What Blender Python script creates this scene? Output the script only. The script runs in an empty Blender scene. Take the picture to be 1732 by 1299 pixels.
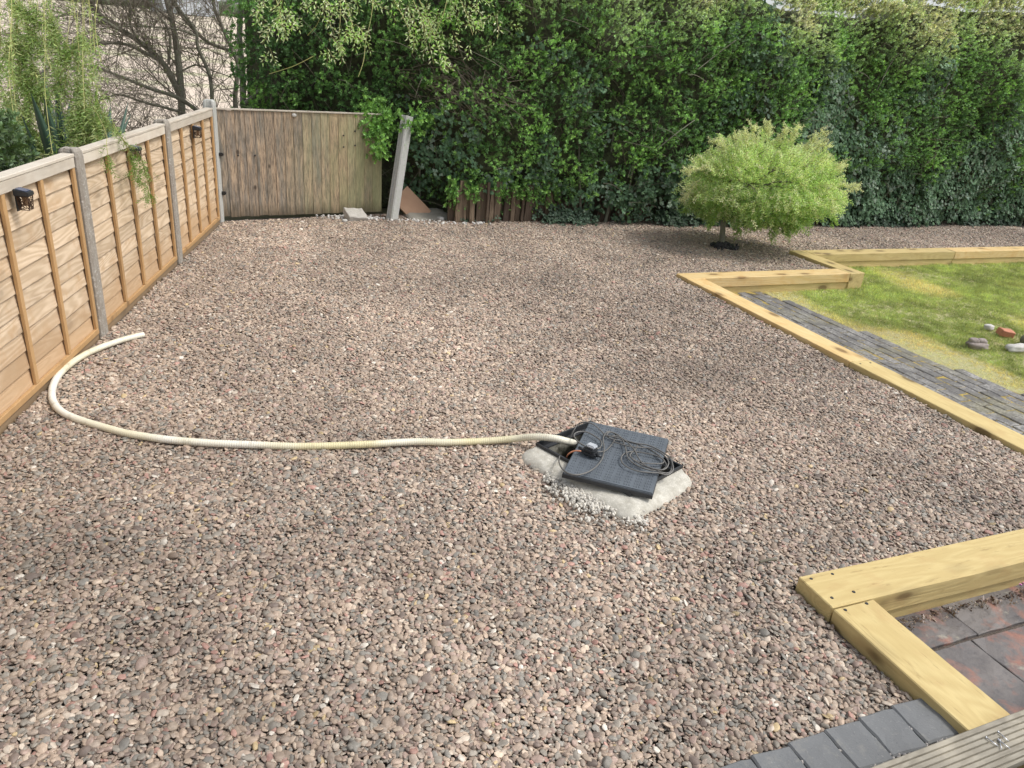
import bpy, bmesh, math, random
import numpy as np
from mathutils import Vector, Matrix, Euler, noise, Quaternion
from mathutils.geometry import tessellate_polygon
R = math.radians
random.seed(7); rng = np.random.default_rng(7)
C = bpy.context.scene.collection
sc = bpy.context.scene

# ------------------------------------------------------------------ camera
CAM_H = 1.96
FPX, PITCH, ROLL, YAW = 1274.74, 0.412316, 0.0871458, R(23.38)
def _basis():
    cp, sp = math.cos(PITCH), math.sin(PITCH)
    F = Vector((0, cp, -sp)); X = Vector((1, 0, 0)); U = X.cross(F)
    c, s = math.cos(ROLL), math.sin(ROLL)
    X2 = c*X + s*U; U2 = -s*X + c*U
    rot = Matrix.Rotation(-YAW, 3, 'Z')
    return rot@X2, rot@U2, rot@F
CX, CU, CF = _basis()
cam_d = bpy.data.cameras.new('camera'); cam = bpy.data.objects.new('camera', cam_d); C.objects.link(cam)
cam_d.sensor_width = 36; cam_d.lens = 36*FPX/1732; cam_d.clip_start = 0.05; cam_d.clip_end = 2000
m = Matrix((CX, CU, -CF)).transposed().to_4x4(); m.translation = (0, 0, CAM_H); cam.matrix_world = m
sc.camera = cam

# ------------------------------------------------------------------ world and sun
SUN_EL, SUN_AZ = R(56), R(118)        # azimuth measured from +Y towards +X
w = bpy.data.worlds.new('World'); sc.world = w; w.use_nodes = True
nt = w.node_tree; nt.nodes.clear()
sky = nt.nodes.new('ShaderNodeTexSky'); sky.sky_type = 'NISHITA'; sky.sun_disc = False
sky.sun_elevation = SUN_EL; sky.sun_rotation = SUN_AZ; sky.dust_density = 3.0; sky.air_density = 1.0; sky.ozone_density = 1.0
hsv = nt.nodes.new('ShaderNodeHueSaturation'); hsv.inputs['Saturation'].default_value = 0.35
bg = nt.nodes.new('ShaderNodeBackground'); bg.inputs['Strength'].default_value = 0.15
out = nt.nodes.new('ShaderNodeOutputWorld')
nt.links.new(sky.outputs[0], hsv.inputs['Color']); nt.links.new(hsv.outputs[0], bg.inputs[0]); nt.links.new(bg.outputs[0], out.inputs[0])
sd = bpy.data.lights.new('sun', 'SUN'); sd.energy = 1.5; sd.angle = R(12); sd.color = (1.0, 0.975, 0.94)
so = bpy.data.objects.new('sun', sd); C.objects.link(so)
sdir = Vector((math.cos(SUN_EL)*math.sin(SUN_AZ), math.cos(SUN_EL)*math.cos(SUN_AZ), math.sin(SUN_EL)))
so.rotation_euler = sdir.to_track_quat('Z', 'Y').to_euler(); so.location = (0, 0, 20)
sc.view_settings.view_transform = 'Standard'; sc.view_settings.look = 'None'
sc.view_settings.exposure = 0.56; sc.view_settings.gamma = 1.0; sc.view_settings.use_curve_mapping = False
sc.render.engine = 'CYCLES'
sc.cycles.max_bounces = 6; sc.cycles.transparent_max_bounces = 8

# ------------------------------------------------------------------ helpers: points
def ray(px, py):
    return CX*((px-866)/FPX) - CU*((py-649.5)/FPX) + CF
def G(px, py, z=0.0):                      # where the sight line of a photo pixel meets the level z
    d = ray(px, py); return Vector((0, 0, CAM_H)) + d*((z-CAM_H)/d.z)
def D(px, py, dist):                       # point at a forward distance
    return Vector((0, 0, CAM_H)) + ray(px, py)*dist
def nz(p, s=1.0, o=0.0): return noise.noise(Vector((p[0]*s+o, p[1]*s+o*1.7, p[2]*s-o)))

# ------------------------------------------------------------------ helpers: materials
class N:
    def __init__(self, name):
        self.m = bpy.data.materials.new(name); self.m.use_nodes = True
        self.t = self.m.node_tree; self.t.nodes.clear()
        self.o = self.new('ShaderNodeOutputMaterial'); self.b = self.new('ShaderNodeBsdfPrincipled')
        self.link(self.b.outputs[0], self.o.inputs[0])
    def new(self, t, **k):
        n = self.t.nodes.new(t)
        for a, b in k.items(): setattr(n, a, b)
        return n
    def link(self, a, b): self.t.links.new(a, b)
    def set(self, s, v):
        if hasattr(v, 'is_output') or isinstance(v, bpy.types.NodeSocket): self.link(v, s)
        else: s.default_value = v
    def coords(self, scale=(1,1,1), rnd=True):
        tc = self.new('ShaderNodeTexCoord'); mp = self.new('ShaderNodeMapping'); mp.inputs['Scale'].default_value = scale
        v = tc.outputs['Object']
        if rnd:
            oi = self.new('ShaderNodeObjectInfo'); mu = self.new('ShaderNodeMath', operation='MULTIPLY'); mu.inputs[1].default_value = 37.0
            self.link(oi.outputs['Random'], mu.inputs[0])
            ad = self.new('ShaderNodeVectorMath', operation='ADD'); self.link(v, ad.inputs[0]); self.link(mu.outputs[0], ad.inputs[1]); v = ad.outputs[0]
        self.link(v, mp.inputs['Vector']); return mp.outputs[0]
    def world(self, scale=(1,1,1)):
        g = self.new('ShaderNodeNewGeometry'); mp = self.new('ShaderNodeMapping'); mp.inputs['Scale'].default_value = scale
        self.link(g.outputs['Position'], mp.inputs['Vector']); return mp.outputs[0]
    def noise(self, vec, scale, detail=4, rough=.55, dist=0.0):
        n = self.new('ShaderNodeTexNoise'); n.inputs['Scale'].default_value = scale; n.inputs['Detail'].default_value = detail
        n.inputs['Roughness'].default_value = rough; n.inputs['Distortion'].default_value = dist
        self.link(vec, n.inputs['Vector']); return n.outputs['Fac']
    def vor(self, vec, scale, feature='F1', out='Distance'):
        n = self.new('ShaderNodeTexVoronoi', feature=feature); n.inputs['Scale'].default_value = scale
        self.link(vec, n.inputs['Vector']); return n.outputs[out]
    def ramp(self, fac, stops, interp='LINEAR'):
        r = self.new('ShaderNodeValToRGB'); r.color_ramp.interpolation = interp
        el = r.color_ramp.elements
        while len(el) < len(stops): el.new(0.5)
        for e, (p, c) in zip(el, stops):
            e.position = p; e.color = (c, c, c, 1) if isinstance(c, (int, float)) else (*c, 1)
        self.link(fac, r.inputs[0]); return r.outputs[0]
    def mix(self, fac, a, b, mode='MIX'):
        n = self.new('ShaderNodeMix', data_type='RGBA', blend_type=mode)
        self.set(n.inputs[0], fac)
        for s, v in ((n.inputs[6], a), (n.inputs[7], b)):
            if isinstance(v, tuple): s.default_value = (*v, 1)
            else: self.link(v, s)
        return n.outputs[2]
    def math(self, op, a, b=0.0):
        n = self.new('ShaderNodeMath', operation=op)
        self.set(n.inputs[0], a); self.set(n.inputs[1], b); return n.outputs[0]
    def rand(self): return self.new('ShaderNodeObjectInfo').outputs['Random']
    def attr(self, name, typ='GEOMETRY'):
        return self.new('ShaderNodeAttribute', attribute_name=name, attribute_type=typ).outputs['Color']
    def bump(self, h, strength=.4, dist=.005):
        n = self.new('ShaderNodeBump'); n.inputs['Strength'].default_value = strength; n.inputs['Distance'].default_value = dist
        self.link(h, n.inputs['Height']); self.link(n.outputs[0], self.b.inputs['Normal'])
    def col(self, c): self.set(self.b.inputs['Base Color'], (*c, 1) if isinstance(c, tuple) else c)
    def rough(self, v): self.set(self.b.inputs['Roughness'], v)

def wood(name, light, mid, dark, axis=0, grain=.5, knots=.5, rough=.75, weather=None, ring=26, ringamt=.35, stain=None, tone=.12):
    k = N(name)
    st = [1, 1, 1]; st[axis] = .12
    v = k.coords(tuple(s*1.0 for s in st))
    fine = k.noise(v, 120, 5, .6)
    mid_n = k.noise(v, 6, 2.5, .45, .3)
    rg = k.math('SINE', k.math('MULTIPLY', mid_n, ring*3.2))
    rg = k.math('MULTIPLY_ADD', rg, .5); k.t.nodes[-1].inputs[2].default_value = .5
    c = k.mix(k.math('MULTIPLY', rg, ringamt), light, mid)
    c = k.mix(k.math('MULTIPLY', fine, grain*.55), c, dark)
    big = k.noise(k.coords((1.3, 1.3, 1.3)), 2.5, 3)
    c = k.mix(k.ramp(big, [(.35, 0), (.75, .45)]), c, mid)
    st2 = [4.2, 4.2, 4.2]; st2[axis] = 1.9
    vk = k.coords(tuple(st2)); d = k.vor(vk, 1.5)
    kn = k.ramp(d, [(.14, .95), (.20, .35), (.36, 0.0)])
    c = k.mix(k.math('MULTIPLY', kn, knots), c, tuple(x*.45 for x in dark))
    if 'sleeper' in name: c = k.mix(k.ramp(k.noise(k.coords(tuple(q*.35 if i == axis else q*2.4 for i, q in enumerate((1, 1, 1)))), 22, 4, .7), [(.60, 0), (.70, .55)]), c, tuple(x*.8 for x in dark))
    if weather:
        wv = k.noise(k.coords((.8, .8, .8)), 5, 5, .65)
        c = k.mix(k.ramp(wv, [(.42, 0), (.68, weather[1])]), c, weather[0])
    if stain: 
        sv = k.noise(k.coords((2, 2, 2)), 3, 4, .6)
        c = k.mix(k.ramp(sv, [(.55, 0), (.75, stain[1])]), c, stain[0])
    if name == 'lap_wood':
        sz = k.new('ShaderNodeSeparateXYZ'); k.link(k.world(), sz.inputs[0])
        wet = k.math('ADD', sz.outputs[2], k.math('MULTIPLY', k.noise(k.world((1, 1, 1)), 3.5, 4), .5))
        c = k.mix(k.ramp(wet, [(.42, .75), (.62, 0)]), c, (.42,.27,.145))
    rv = k.rand()
    hs = k.new('ShaderNodeHueSaturation')
    val = k.math('MULTIPLY_ADD', rv, tone*2); k.t.nodes[-1].inputs[2].default_value = 1-tone
    k.link(val, hs.inputs['Value']); k.link(c, hs.inputs['Color'])
    k.col(hs.outputs[0]); k.rough(rough)
    k.bump(k.math('ADD', fine, rg), .35, .0015)
    return k.m

def concrete(name, base, spots, rough=.9, sc_=1.0, amt=.5, lichen=None):
    k = N(name); v = k.coords((1, 1, 1))
    a = k.noise(v, 9*sc_, 6, .65); b = k.noise(v, 90*sc_, 3, .6); d = k.noise(v, 2.2*sc_, 3)
    c = k.mix(k.ramp(a, [(.38, 0), (.68, amt)]), base, spots)
    c = k.mix(k.ramp(b, [(.35, .35), (.6, 0)]), c, tuple(x*.55 for x in base))
    c = k.mix(k.ramp(d, [(.4, 0), (.7, .4)]), c, tuple(x*.72 for x in spots))
    if lichen: c = k.mix(k.ramp(k.noise(v, 28*sc_, 4, .7), [(.56, 0), (.66, .6)]), c, lichen)
    k.col(c); k.rough(rough); k.bump(k.math('ADD', a, b), .5, .003)
    return k.m

def plain(name, c, rough=.6, var=.15, scale=30, metal=0, bump=.15):
    k = N(name); v = k.coords(); n = k.noise(v, scale, 4)
    k.col(k.mix(n, tuple(x*(1-var) for x in c), tuple(min(1, x*(1+var)) for x in c))); k.rough(rough)
    k.b.inputs['Metallic'].default_value = metal
    if bump: k.bump(n, bump, .002)
    return k.m

def leafmat(name, trans=.25, rough=.5, spec=.5, tt=(1.15, 1.2, .55)):
    k = N(name)
    t = k.attr('tint', 'INSTANCER'); lv = k.attr('leafv')
    c = k.mix(1.0, t, lv, 'MULTIPLY')
    k.col(c); k.rough(rough); k.b.inputs['Specular IOR Level'].default_value = spec
    tr = k.new('ShaderNodeBsdfTranslucent'); k.link(k.mix(1.0, c, tt, 'MULTIPLY'), tr.inputs['Color'])
    ms = k.new('ShaderNodeMixShader'); ms.inputs[0].default_value = trans
    k.link(k.b.outputs[0], ms.inputs[1]); k.link(tr.outputs[0], ms.inputs[2]); k.link(ms.outputs[0], k.o.inputs[0])
    return k.m

M = {}
M['lap'] = wood('lap_wood', (.70,.56,.40), (.44,.32,.20), (.26,.165,.09), 0, .5, .4, .75, ring=34, ringamt=.65, stain=((.42,.24,.10), .5))
M['batten'] = wood('batten_wood', (.50,.31,.14), (.40,.235,.10), (.24,.13,.055), 2, .6, .6, .75, ringamt=.25)
M['cap'] = wood('weathered_cap_wood', (.60,.53,.44), (.46,.39,.30), (.28,.23,.17), 0, .5, .5, .8, weather=((.62,.57,.48), .7))
M['gboard'] = wood('gravel_board_wood', (.30,.20,.11), (.20,.13,.07), (.10,.065,.038), 0, .6, .4, .85, weather=((.22,.17,.11), .6))
M['sleeper'] = wood('treated_sleeper_wood', (.61,.49,.225), (.47,.35,.14), (.33,.22,.08), 0, .85, .95, .75, ring=30, ringamt=.5, stain=((.42,.25,.10), .35), tone=.06)
M['sleeper_dry'] = wood('dry_sleeper_wood', (.68,.53,.27), (.58,.37,.13), (.38,.22,.075), 0, .45, .9, .7, ring=30, ringamt=.4, stain=((.52,.27,.07), .6), tone=.08)
M['deck'] = wood('grey_deck_wood', (.39,.36,.29), (.23,.205,.16), (.085,.07,.05), 0, 1.3, .3, .85, weather=((.50,.45,.35), .6), ringamt=.6, ring=50)
M['post'] = concrete('post_concrete', (.26,.225,.185), (.40,.37,.32), sc_=1.8, amt=.8, lichen=(.58,.56,.51))
M['post_pale'] = concrete('pale_post_concrete', (.45,.45,.42), (.56,.56,.53), lichen=(.36,.39,.30))
M['mortar'] = concrete('mortar', (.40,.375,.31), (.60,.575,.50), sc_=2.2, amt=1.0, lichen=(.68,.65,.57))
M['block'] = concrete('block_concrete', (.44,.41,.36), (.56,.53,.48), sc_=2)
M['haunch'] = concrete('old_concrete', (.24,.22,.18), (.36,.34,.29), sc_=2)
M['brick'] = plain('orange_brick', (.47,.20,.12), .85, .3, 25)
M['stonegrey'] = concrete('grey_stone', (.27,.225,.205), (.40,.35,.31), sc_=4)
M['stonepale'] = concrete('pale_stone', (.50,.48,.44), (.66,.64,.60), sc_=4)
M['blackpl'] = plain('black_plastic', (.025,.027,.03), .45, .2, 60)
M['cover'] = plain('grey_black_plastic', (.095,.11,.125), .5, .35, 14)
M['hose'] = None
M['cable'] = plain('grey_cable', (.13,.125,.115), .45, .25, 9)
M['orange_cable'] = plain('orange_cable', (.62,.26,.14), .5)
M['greypl'] = plain('grey_plastic', (.42,.44,.46), .35, .1, 30)
M['wire'] = plain('brown_wire', (.09,.055,.04), .4, .3, 20, .6)
M['solar'] = plain('solar_glass', (.05,.075,.14), .12, .1, 5, 0, 0)
M['lens'] = plain('amber_diffuser', (.30,.19,.11), .35)
M['iron'] = plain('black_iron', (.02,.02,.02), .5)
M['steel'] = plain('steel', (.52,.53,.55), .3, .1, 30, .9)
M['bark'] = concrete('grey_bark', (.15,.145,.105), (.24,.24,.18), sc_=1.2, lichen=(.27,.30,.18))
M['twig'] = plain('twig_bark', (.17,.145,.11), .85, .4, 4)
M['twiggrey'] = plain('grey_twig_bark', (.16,.145,.105), .85, .4, 4)
M['twigyellow'] = plain('yellow_twig_bark', (.32,.31,.10), .7, .3, 4)
M['leaf'] = leafmat('leaf', .32, .45)
M['leafgloss'] = leafmat('ivy_leaf', .15, .48, .35)
M['leafsoft'] = leafmat('soft_leaf', .5, .6, .3, (1.0, 1.2, .75))
M['catkin'] = leafmat('catkin', .18, .7, .2)
M['grass'] = leafmat('grass_blade', .3, .6, .3)
M['petal'] = plain('pink_petal', (.75,.25,.62), .6)
M['soil'] = plain('dark_soil', (.03,.022,.016), .95, .5, 60, 0, .6)

def mk_hose():
    k = N('cream_hose'); v = k.coords((1, 1, 1), False)
    n = k.noise(v, 1.6, 3); n2 = k.noise(v, 14, 5, .7)
    c = k.mix(k.ramp(n, [(.4, 0), (.65, 1)]), (.72,.70,.62), (.60,.54,.32))
    c = k.mix(k.ramp(n2, [(.55, 0), (.72, .5)]), c, (.30,.26,.17))
    k.col(c); k.rough(.5); M['hose'] = k.m
mk_hose()

def mk_feather():
    k = N('weathered_featheredge')
    r = k.rand(); base = k.ramp(r, [(0, (.29,.235,.175)), (.18, (.42,.30,.19)), (.34, (.34,.295,.195)), (.5, (.25,.215,.175)), (.66, (.37,.32,.215)), (.82, (.23,.21,.175)), (1, (.35,.27,.175))], 'CONSTANT')
    v = k.coords((1, 1, .1)); f = k.noise(v, 95, 5, .7); g = k.noise(v, 24, 4, .6)
    c = k.mix(k.ramp(g, [(.40, 0), (.62, .75)]), base, (.56,.40,.26))
    c = k.mix(k.ramp(f, [(.40, .75), (.56, 0)]), c, (.095,.075,.055))
    c = k.mix(k.ramp(f, [(.62, 0), (.75, .55)]), c, (.58,.46,.34))
    p = k.world((1, 1, 1)); sx = k.new('ShaderNodeSeparateXYZ'); k.link(p, sx.inputs[0])
    grn = k.math('MULTIPLY', k.ramp(k.math('MULTIPLY', sx.outputs[0], .5), [(.42, .02), (.92, .85)]), k.ramp(k.noise(k.coords((1,1,.35)), 5, 4), [(.3, .1), (.6, 1)]))
    c = k.mix(k.math('MULTIPLY', grn, .75), c, (.36,.37,.185))
    wet = k.math('ADD', sx.outputs[2], k.math('MULTIPLY', k.noise(k.coords((1,1,.4)), 12, 4), .22))
    c = k.mix(k.ramp(wet, [(.10, .85), (.30, 0)]), c, (.075,.055,.03))
    d = k.vor(k.coords((1, 1, .6)), 4.5); c = k.mix(k.ramp(d, [(.05, .9), (.1, 0)]), c, (.05,.035,.025))
    k.col(c); k.rough(.9); k.bump(f, .5, .002); M['feather'] = k.m
mk_feather()

def mk_slab():
    k = N('riven_slate'); v = k.coords((1, 1, 1)); a = k.noise(v, 3.2, 6, .62); b = k.noise(v, 30, 5, .7); d = k.noise(v, 7, 5, .6, .6)
    c = k.mix(k.ramp(a, [(.35, 0), (.6, 1)]), (.075,.068,.07), (.16,.145,.135))
    rb = k.math('GREATER_THAN', k.rand(), .0)
    c = k.mix(k.ramp(d, [(.50, 0), (.66, .75)]), c, (.30,.125,.08))
    c = k.mix(k.ramp(k.noise(v, 5, 5, .7, .4), [(.60, 0), (.68, .55)]), c, (.36,.34,.27))
    c = k.mix(k.ramp(b, [(.3, .5), (.5, 0)]), c, (.04,.038,.04))
    k.col(c); k.rough(k.ramp(b, [(.3, .45), (.7, .7)])); k.bump(k.math('ADD', a, k.math('MULTIPLY', b, .4)), .7, .012); M['slab'] = k.m
mk_slab()
def mk_paver():
    k = N('slate_grey_paver'); v = k.coords(); a = k.noise(v, 5, 5); b = k.noise(v, 130, 3, .7)
    c = k.mix(a, (.105,.109,.112), (.175,.18,.18)); c = k.mix(k.ramp(b, [(.62, 0), (.72, .5)]), c, (.32,.31,.29))
    c = k.mix(k.ramp(b, [(.28, .4), (.4, 0)]), c, (.05,.05,.05)); c = k.mix(k.ramp(k.noise(v, 16, 5, .7), [(.55, 0), (.68, .4)]), c, (.24,.23,.20))
    k.col(c); k.rough(.75); k.bump(k.math('ADD', a, b), .4, .003); M['paver'] = k.m
mk_paver()
def mk_pathblock():
    k = N('mossy_path_block'); v = k.coords(); a = k.noise(v, 7, 6, .7); w_ = k.world(); b = k.noise(w_, 60, 4, .7); g = k.noise(w_, 1.7, 4)
    c = k.mix(k.ramp(a, [(.35, 0), (.65, 1)]), (.155,.148,.14), (.36,.345,.32))
    c = k.mix(k.ramp(b, [(.38, .75), (.55, 0)]), c, (.06,.06,.06))
    c = k.mix(k.ramp(b, [(.60, 0), (.70, .7)]), c, (.42,.42,.39))
    c = k.mix(k.ramp(g, [(.52, 0), (.66, .4)]), c, (.20,.18,.07)); c = k.mix(k.ramp(k.noise(w_, 3.1, 5, .7), [(.40, .7), (.56, 0)]), c, (.095,.09,.085))
    k.col(c); k.rough(.88); k.bump(k.math('ADD', a, b), .6, .004); M['pathblock'] = k.m
    k = N('path_joint_moss'); w_ = k.world(); a = k.noise(w_, 9, 5, .7)
    k.col(k.mix(k.ramp(a, [(.42, 0), (.56, 1)]), (.055,.05,.04), (.36,.27,.07))); k.rough(.95); k.bump(a, .8, .01); M['moss'] = k.m
mk_pathblock()
def mk_grounds():
    k = N('gravel_bed_soil'); w_ = k.world(); a = k.noise(w_, 60, 5, .7)
    k.col(k.mix(a, (.07,.055,.044), (.19,.155,.125))); k.rough(.95); k.bump(a, 1, .02); M['gravelbed'] = k.m
    k = N('lawn_soil'); w_ = k.world(); a = k.noise(w_, 25, 5, .7); b = k.noise(w_, 1.3, 4)
    c = k.mix(a, (.22,.24,.10), (.52,.46,.25)); c = k.mix(k.ramp(b, [(.5, 0), (.68, .7)]), c, (.34,.29,.13))
    k.col(c); k.rough(.95); k.bump(a, 1, .02); M['lawnsoil'] = k.m
    k = N('stubble_field'); w_ = k.world((1, 1, 0)); a = k.noise(w_, .9, 7, .65); b = k.noise(k.world((.02, .12, 0)), 1.0, 4); 
    c = k.mix(a, (.56,.46,.36), (.66,.56,.45)); c = k.mix(k.ramp(b, [(.50, 0), (.62, .55)]), c, (.36,.42,.18))
    k.col(c); k.rough(.95); k.bump(a, .5, .1); M['field'] = k.m
    k = N('rough_ground'); w_ = k.world(); a = k.noise(w_, 6, 6, .7)
    k.col(k.mix(a, (.05,.045,.025), (.14,.13,.06))); k.rough(.95); M['rough'] = k.m
    k = N('hedge_shade_backing'); w_ = k.world(); a = k.noise(w_, 14, 6, .75)
    k.col(k.mix(k.ramp(a, [(.4, 0), (.6, 1)]), (.040,.036,.022), (.075,.095,.036))); k.rough(.9); k.bump(a, 1, .05); M['hedge_shade'] = k.m  # dark brown-green mottle standing in for shade deep in the hedge
    k = N('reed_stem'); v = k.coords((1, 1, .08)); a = k.noise(v, 40, 4, .6); r = k.rand()
    c = k.mix(r, (.055,.038,.026), (.24,.175,.115)); c = k.mix(k.ramp(a, [(.4, .7), (.6, 0)]), c, (.07,.045,.03)); k.col(c); k.rough(.9); k.bump(a, .8, .01); M['reed'] = k.m
    k = N('rust_board'); v = k.coords(); a = k.noise(v, 7, 5); k.col(k.mix(a, (.27,.155,.095), (.37,.24,.155))); k.rough(.8); k.bump(a, .3, .003); M['rustboard'] = k.m
    k = N('stained_chamber_wall'); v = k.coords(); a = k.noise(v, 12, 5, .7); k.col(k.mix(k.ramp(a, [(.4, 0), (.6, 1)]), (.05,.05,.035), (.34,.33,.28))); k.rough(.7); M['chamber'] = k.m
    k = N('pebble'); t = k.attr('tint', 'INSTANCER'); tc = k.new('ShaderNodeTexCoord'); a = k.noise(tc.outputs['Object'], 1.6, 5, .7)
    c = k.mix(1.0, t, k.ramp(a, [(.3, .72), (.7, 1.22)]), 'MULTIPLY'); k.col(c); k.rough(.62); k.b.inputs['Specular IOR Level'].default_value = .45; M['pebble'] = k.m
mk_grounds()

# ------------------------------------------------------------------ helpers: objects
def tag(o, label=None, cat=None, group=None, kind=None):
    if label: o['label'] = label
    if cat: o['category'] = cat
    if group: o['group'] = group
    if kind: o['kind'] = kind
    return o
def thing(name, label, cat, loc=(0,0,0), rot=(0,0,0), group=None):
    o = bpy.data.objects.new(name, None); C.objects.link(o); o.empty_display_size = .1
    o.location = loc; o.rotation_euler = rot
    return tag(o, label, cat, group)
def link(name, me, mat=None, parent=None, loc=(0,0,0), rot=(0,0,0), scale=(1,1,1)):
    if mat and not me.materials: me.materials.append(mat)
    o = bpy.data.objects.new(name, me); C.objects.link(o)
    if parent: o.parent = parent
    o.location = loc; o.rotation_euler = rot; o.scale = scale
    return o
def mesh(name, V, F, smooth=False):
    me = bpy.data.meshes.new(name); me.from_pydata([tuple(v) for v in V], [], [tuple(f) for f in F]); me.update()
    if smooth: me.polygons.foreach_set('use_smooth', [True]*len(me.polygons))
    return me
def bm_mesh(bm, name='m', smooth=False):
    me = bpy.data.meshes.new(name); bmesh.ops.recalc_face_normals(bm, faces=bm.faces); bm.to_mesh(me); bm.free()
    if smooth: me.polygons.foreach_set('use_smooth', [True]*len(me.polygons))
    return me
def box(sx, sy, sz, bev=0.0, seg=1, origin='c', jitter=0.0, cuts=0, seed=0):
    """origin c: centred; b: base at z=0"""
    bm = bmesh.new(); bmesh.ops.create_cube(bm, size=1)
    bmesh.ops.scale(bm, vec=(sx, sy, sz), verts=bm.verts)
    if cuts: bmesh.ops.subdivide_edges(bm, edges=bm.edges[:], cuts=cuts, use_grid_fill=True)
    if bev: bmesh.ops.bevel(bm, geom=bm.edges[:] if not cuts else [e for e in bm.edges if len(e.link_faces) == 2 and e.calc_face_angle(0) > 1], offset=bev, segments=seg, affect='EDGES')
    if jitter:
        for v in bm.verts:
            n_ = noise.noise_vector(Vector((v.co.x*14+seed*3.1, v.co.y*14-seed, v.co.z*14+seed*.7))); v.co += n_*jitter
    if origin == 'b': bmesh.ops.translate(bm, vec=(0, 0, sz/2), verts=bm.verts)
    return bm_mesh(bm, 'box')
def tube_data(pts, rad, seg=8, cap=True, V=None, F=None):
    V = [] if V is None else V; F = [] if F is None else F
    n = len(pts); b0 = len(V); up = Vector((0, 0, 1))
    prev = None
    for i, p in enumerate(pts):
        t = (pts[min(i+1, n-1)] - pts[max(i-1, 0)])
        t = t.normalized() if t.length > 1e-9 else up
        if prev is None: a = t.orthogonal().normalized()
        else: a = (prev - t*prev.dot(t)); a = a.normalized() if a.length > 1e-6 else t.orthogonal().normalized()
        prev = a; b = t.cross(a); r = rad[i] if hasattr(rad, '__len__') else rad
        for k_ in range(seg):
            an = 2*math.pi*k_/seg; V.append(p + a*(r*math.cos(an)) + b*(r*math.sin(an)))
    for i in range(n-1):
        for k_ in range(seg):
            k2 = (k_+1) % seg; F.append((b0+i*seg+k_, b0+i*seg+k2, b0+(i+1)*seg+k2, b0+(i+1)*seg+k_))
    if cap: F.append(tuple(b0+k_ for k_ in reversed(range(seg)))); F.append(tuple(b0+(n-1)*seg+k_ for k_ in range(seg)))
    return V, F
def tube(pts, rad, seg=8): V, F = tube_data(pts, rad, seg); return mesh('tube', V, F, True)
def spline(P, n=8):
    P = [Vector(p) for p in P]; out = []
    for i in range(len(P)-1):
        p0 = P[max(i-1, 0)]; p1 = P[i]; p2 = P[i+1]; p3 = P[min(i+2, len(P)-1)]
        for j in range(n):
            t = j/n; out.append(.5*((2*p1)+(-p0+p2)*t+(2*p0-5*p1+4*p2-p3)*t*t+(-p0+3*p1-3*p2+p3)*t**3))
    out.append(P[-1]); return out
def poly_sheet(outer, z, holes=()):
    loops = [[Vector((x, y, 0)) for x, y in outer]] + [[Vector((x, y, 0)) for x, y in h] for h in holes]
    tris = tessellate_polygon(loops); V = [Vector((p.x, p.y, z)) for l in loops for p in l]
    me = mesh('sheet', V, [t for t in tris if True])
    bm = bmesh.new(); bm.from_mesh(me)
    for f in bm.faces:
        f.normal_update()
        if f.normal.z < 0: f.normal_flip()
    bm.to_mesh(me); bm.free(); return me

def inside(px, py, poly):
    r = np.zeros(len(px), bool); n = len(poly); j = n-1
    for i in range(n):
        xi, yi = poly[i]; xj, yj = poly[j]
        c = ((yi > py) != (yj > py)) & (px < (xj-xi)*(py-yi)/(yj-yi+1e-12)+xi); r ^= c; j = i
    return r

_trees = {}
def scatter(name, pts, eul, scl, tint, protos, parent=None, idx=None):
    """points that each carry one small mesh; used only for what nobody could count"""
    n = len(pts); me = bpy.data.meshes.new(name); me.vertices.add(n)
    me.vertices.foreach_set('co', np.asarray(pts, np.float32).ravel())
    def att(nm, ty, arr, key='vector'):
        a = me.attributes.new(nm, ty, 'POINT'); a.data.foreach_set(key, np.asarray(arr, np.float32 if ty != 'INT' else np.int32).ravel())
    att('rot', 'FLOAT_VECTOR', eul); att('scl', 'FLOAT_VECTOR', scl)
    t4 = np.ones((n, 4), np.float32); t4[:, :3] = tint; att('tint', 'FLOAT_COLOR', t4, 'color')
    att('idx', 'INT', rng.integers(0, len(protos), n) if idx is None else idx, 'value')
    o = bpy.data.objects.new(name, me); C.objects.link(o); o['kind'] = 'stuff'
    if parent: o.parent = parent
    key = tuple(p.name for p in protos)
    if key not in _trees:
        col = bpy.data.collections.new('leaf_and_stone_shapes')
        for p in protos: col.objects.link(p)
        g = bpy.data.node_groups.new('scatter', 'GeometryNodeTree')
        g.interface.new_socket('Geometry', in_out='INPUT', socket_type='NodeSocketGeometry')
        g.interface.new_socket('Geometry', in_out='OUTPUT', socket_type='NodeSocketGeometry')
        gi = g.nodes.new('NodeGroupInput'); go = g.nodes.new('NodeGroupOutput')
        ci = g.nodes.new('GeometryNodeCollectionInfo'); ci.inputs['Collection'].default_value = col
        ci.inputs['Separate Children'].default_value = True; ci.inputs['Reset Children'].default_value = True
        ip = g.nodes.new('GeometryNodeInstanceOnPoints'); ip.inputs['Pick Instance'].default_value = True
        def na(nm, ty): a = g.nodes.new('GeometryNodeInputNamedAttribute'); a.data_type = ty; a.inputs['Name'].default_value = nm; return a.outputs['Attribute']
        er = g.nodes.new('FunctionNodeEulerToRotation'); L = g.links.new
        L(gi.outputs[0], ip.inputs['Points']); L(ci.outputs[0], ip.inputs['Instance']); L(na('idx', 'INT'), ip.inputs['Instance Index'])
        L(na('rot', 'FLOAT_VECTOR'), er.inputs[0]); L(er.outputs[0], ip.inputs['Rotation']); L(na('scl', 'FLOAT_VECTOR'), ip.inputs['Scale'])
        L(ip.outputs[0], go.inputs[0]); _trees[key] = g
    md = o.modifiers.new('scatter', 'NODES'); md.node_group = _trees[key]
    return o
def proto(name, me, mat):
    me.materials.append(mat); return bpy.data.objects.new(name, me)
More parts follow.
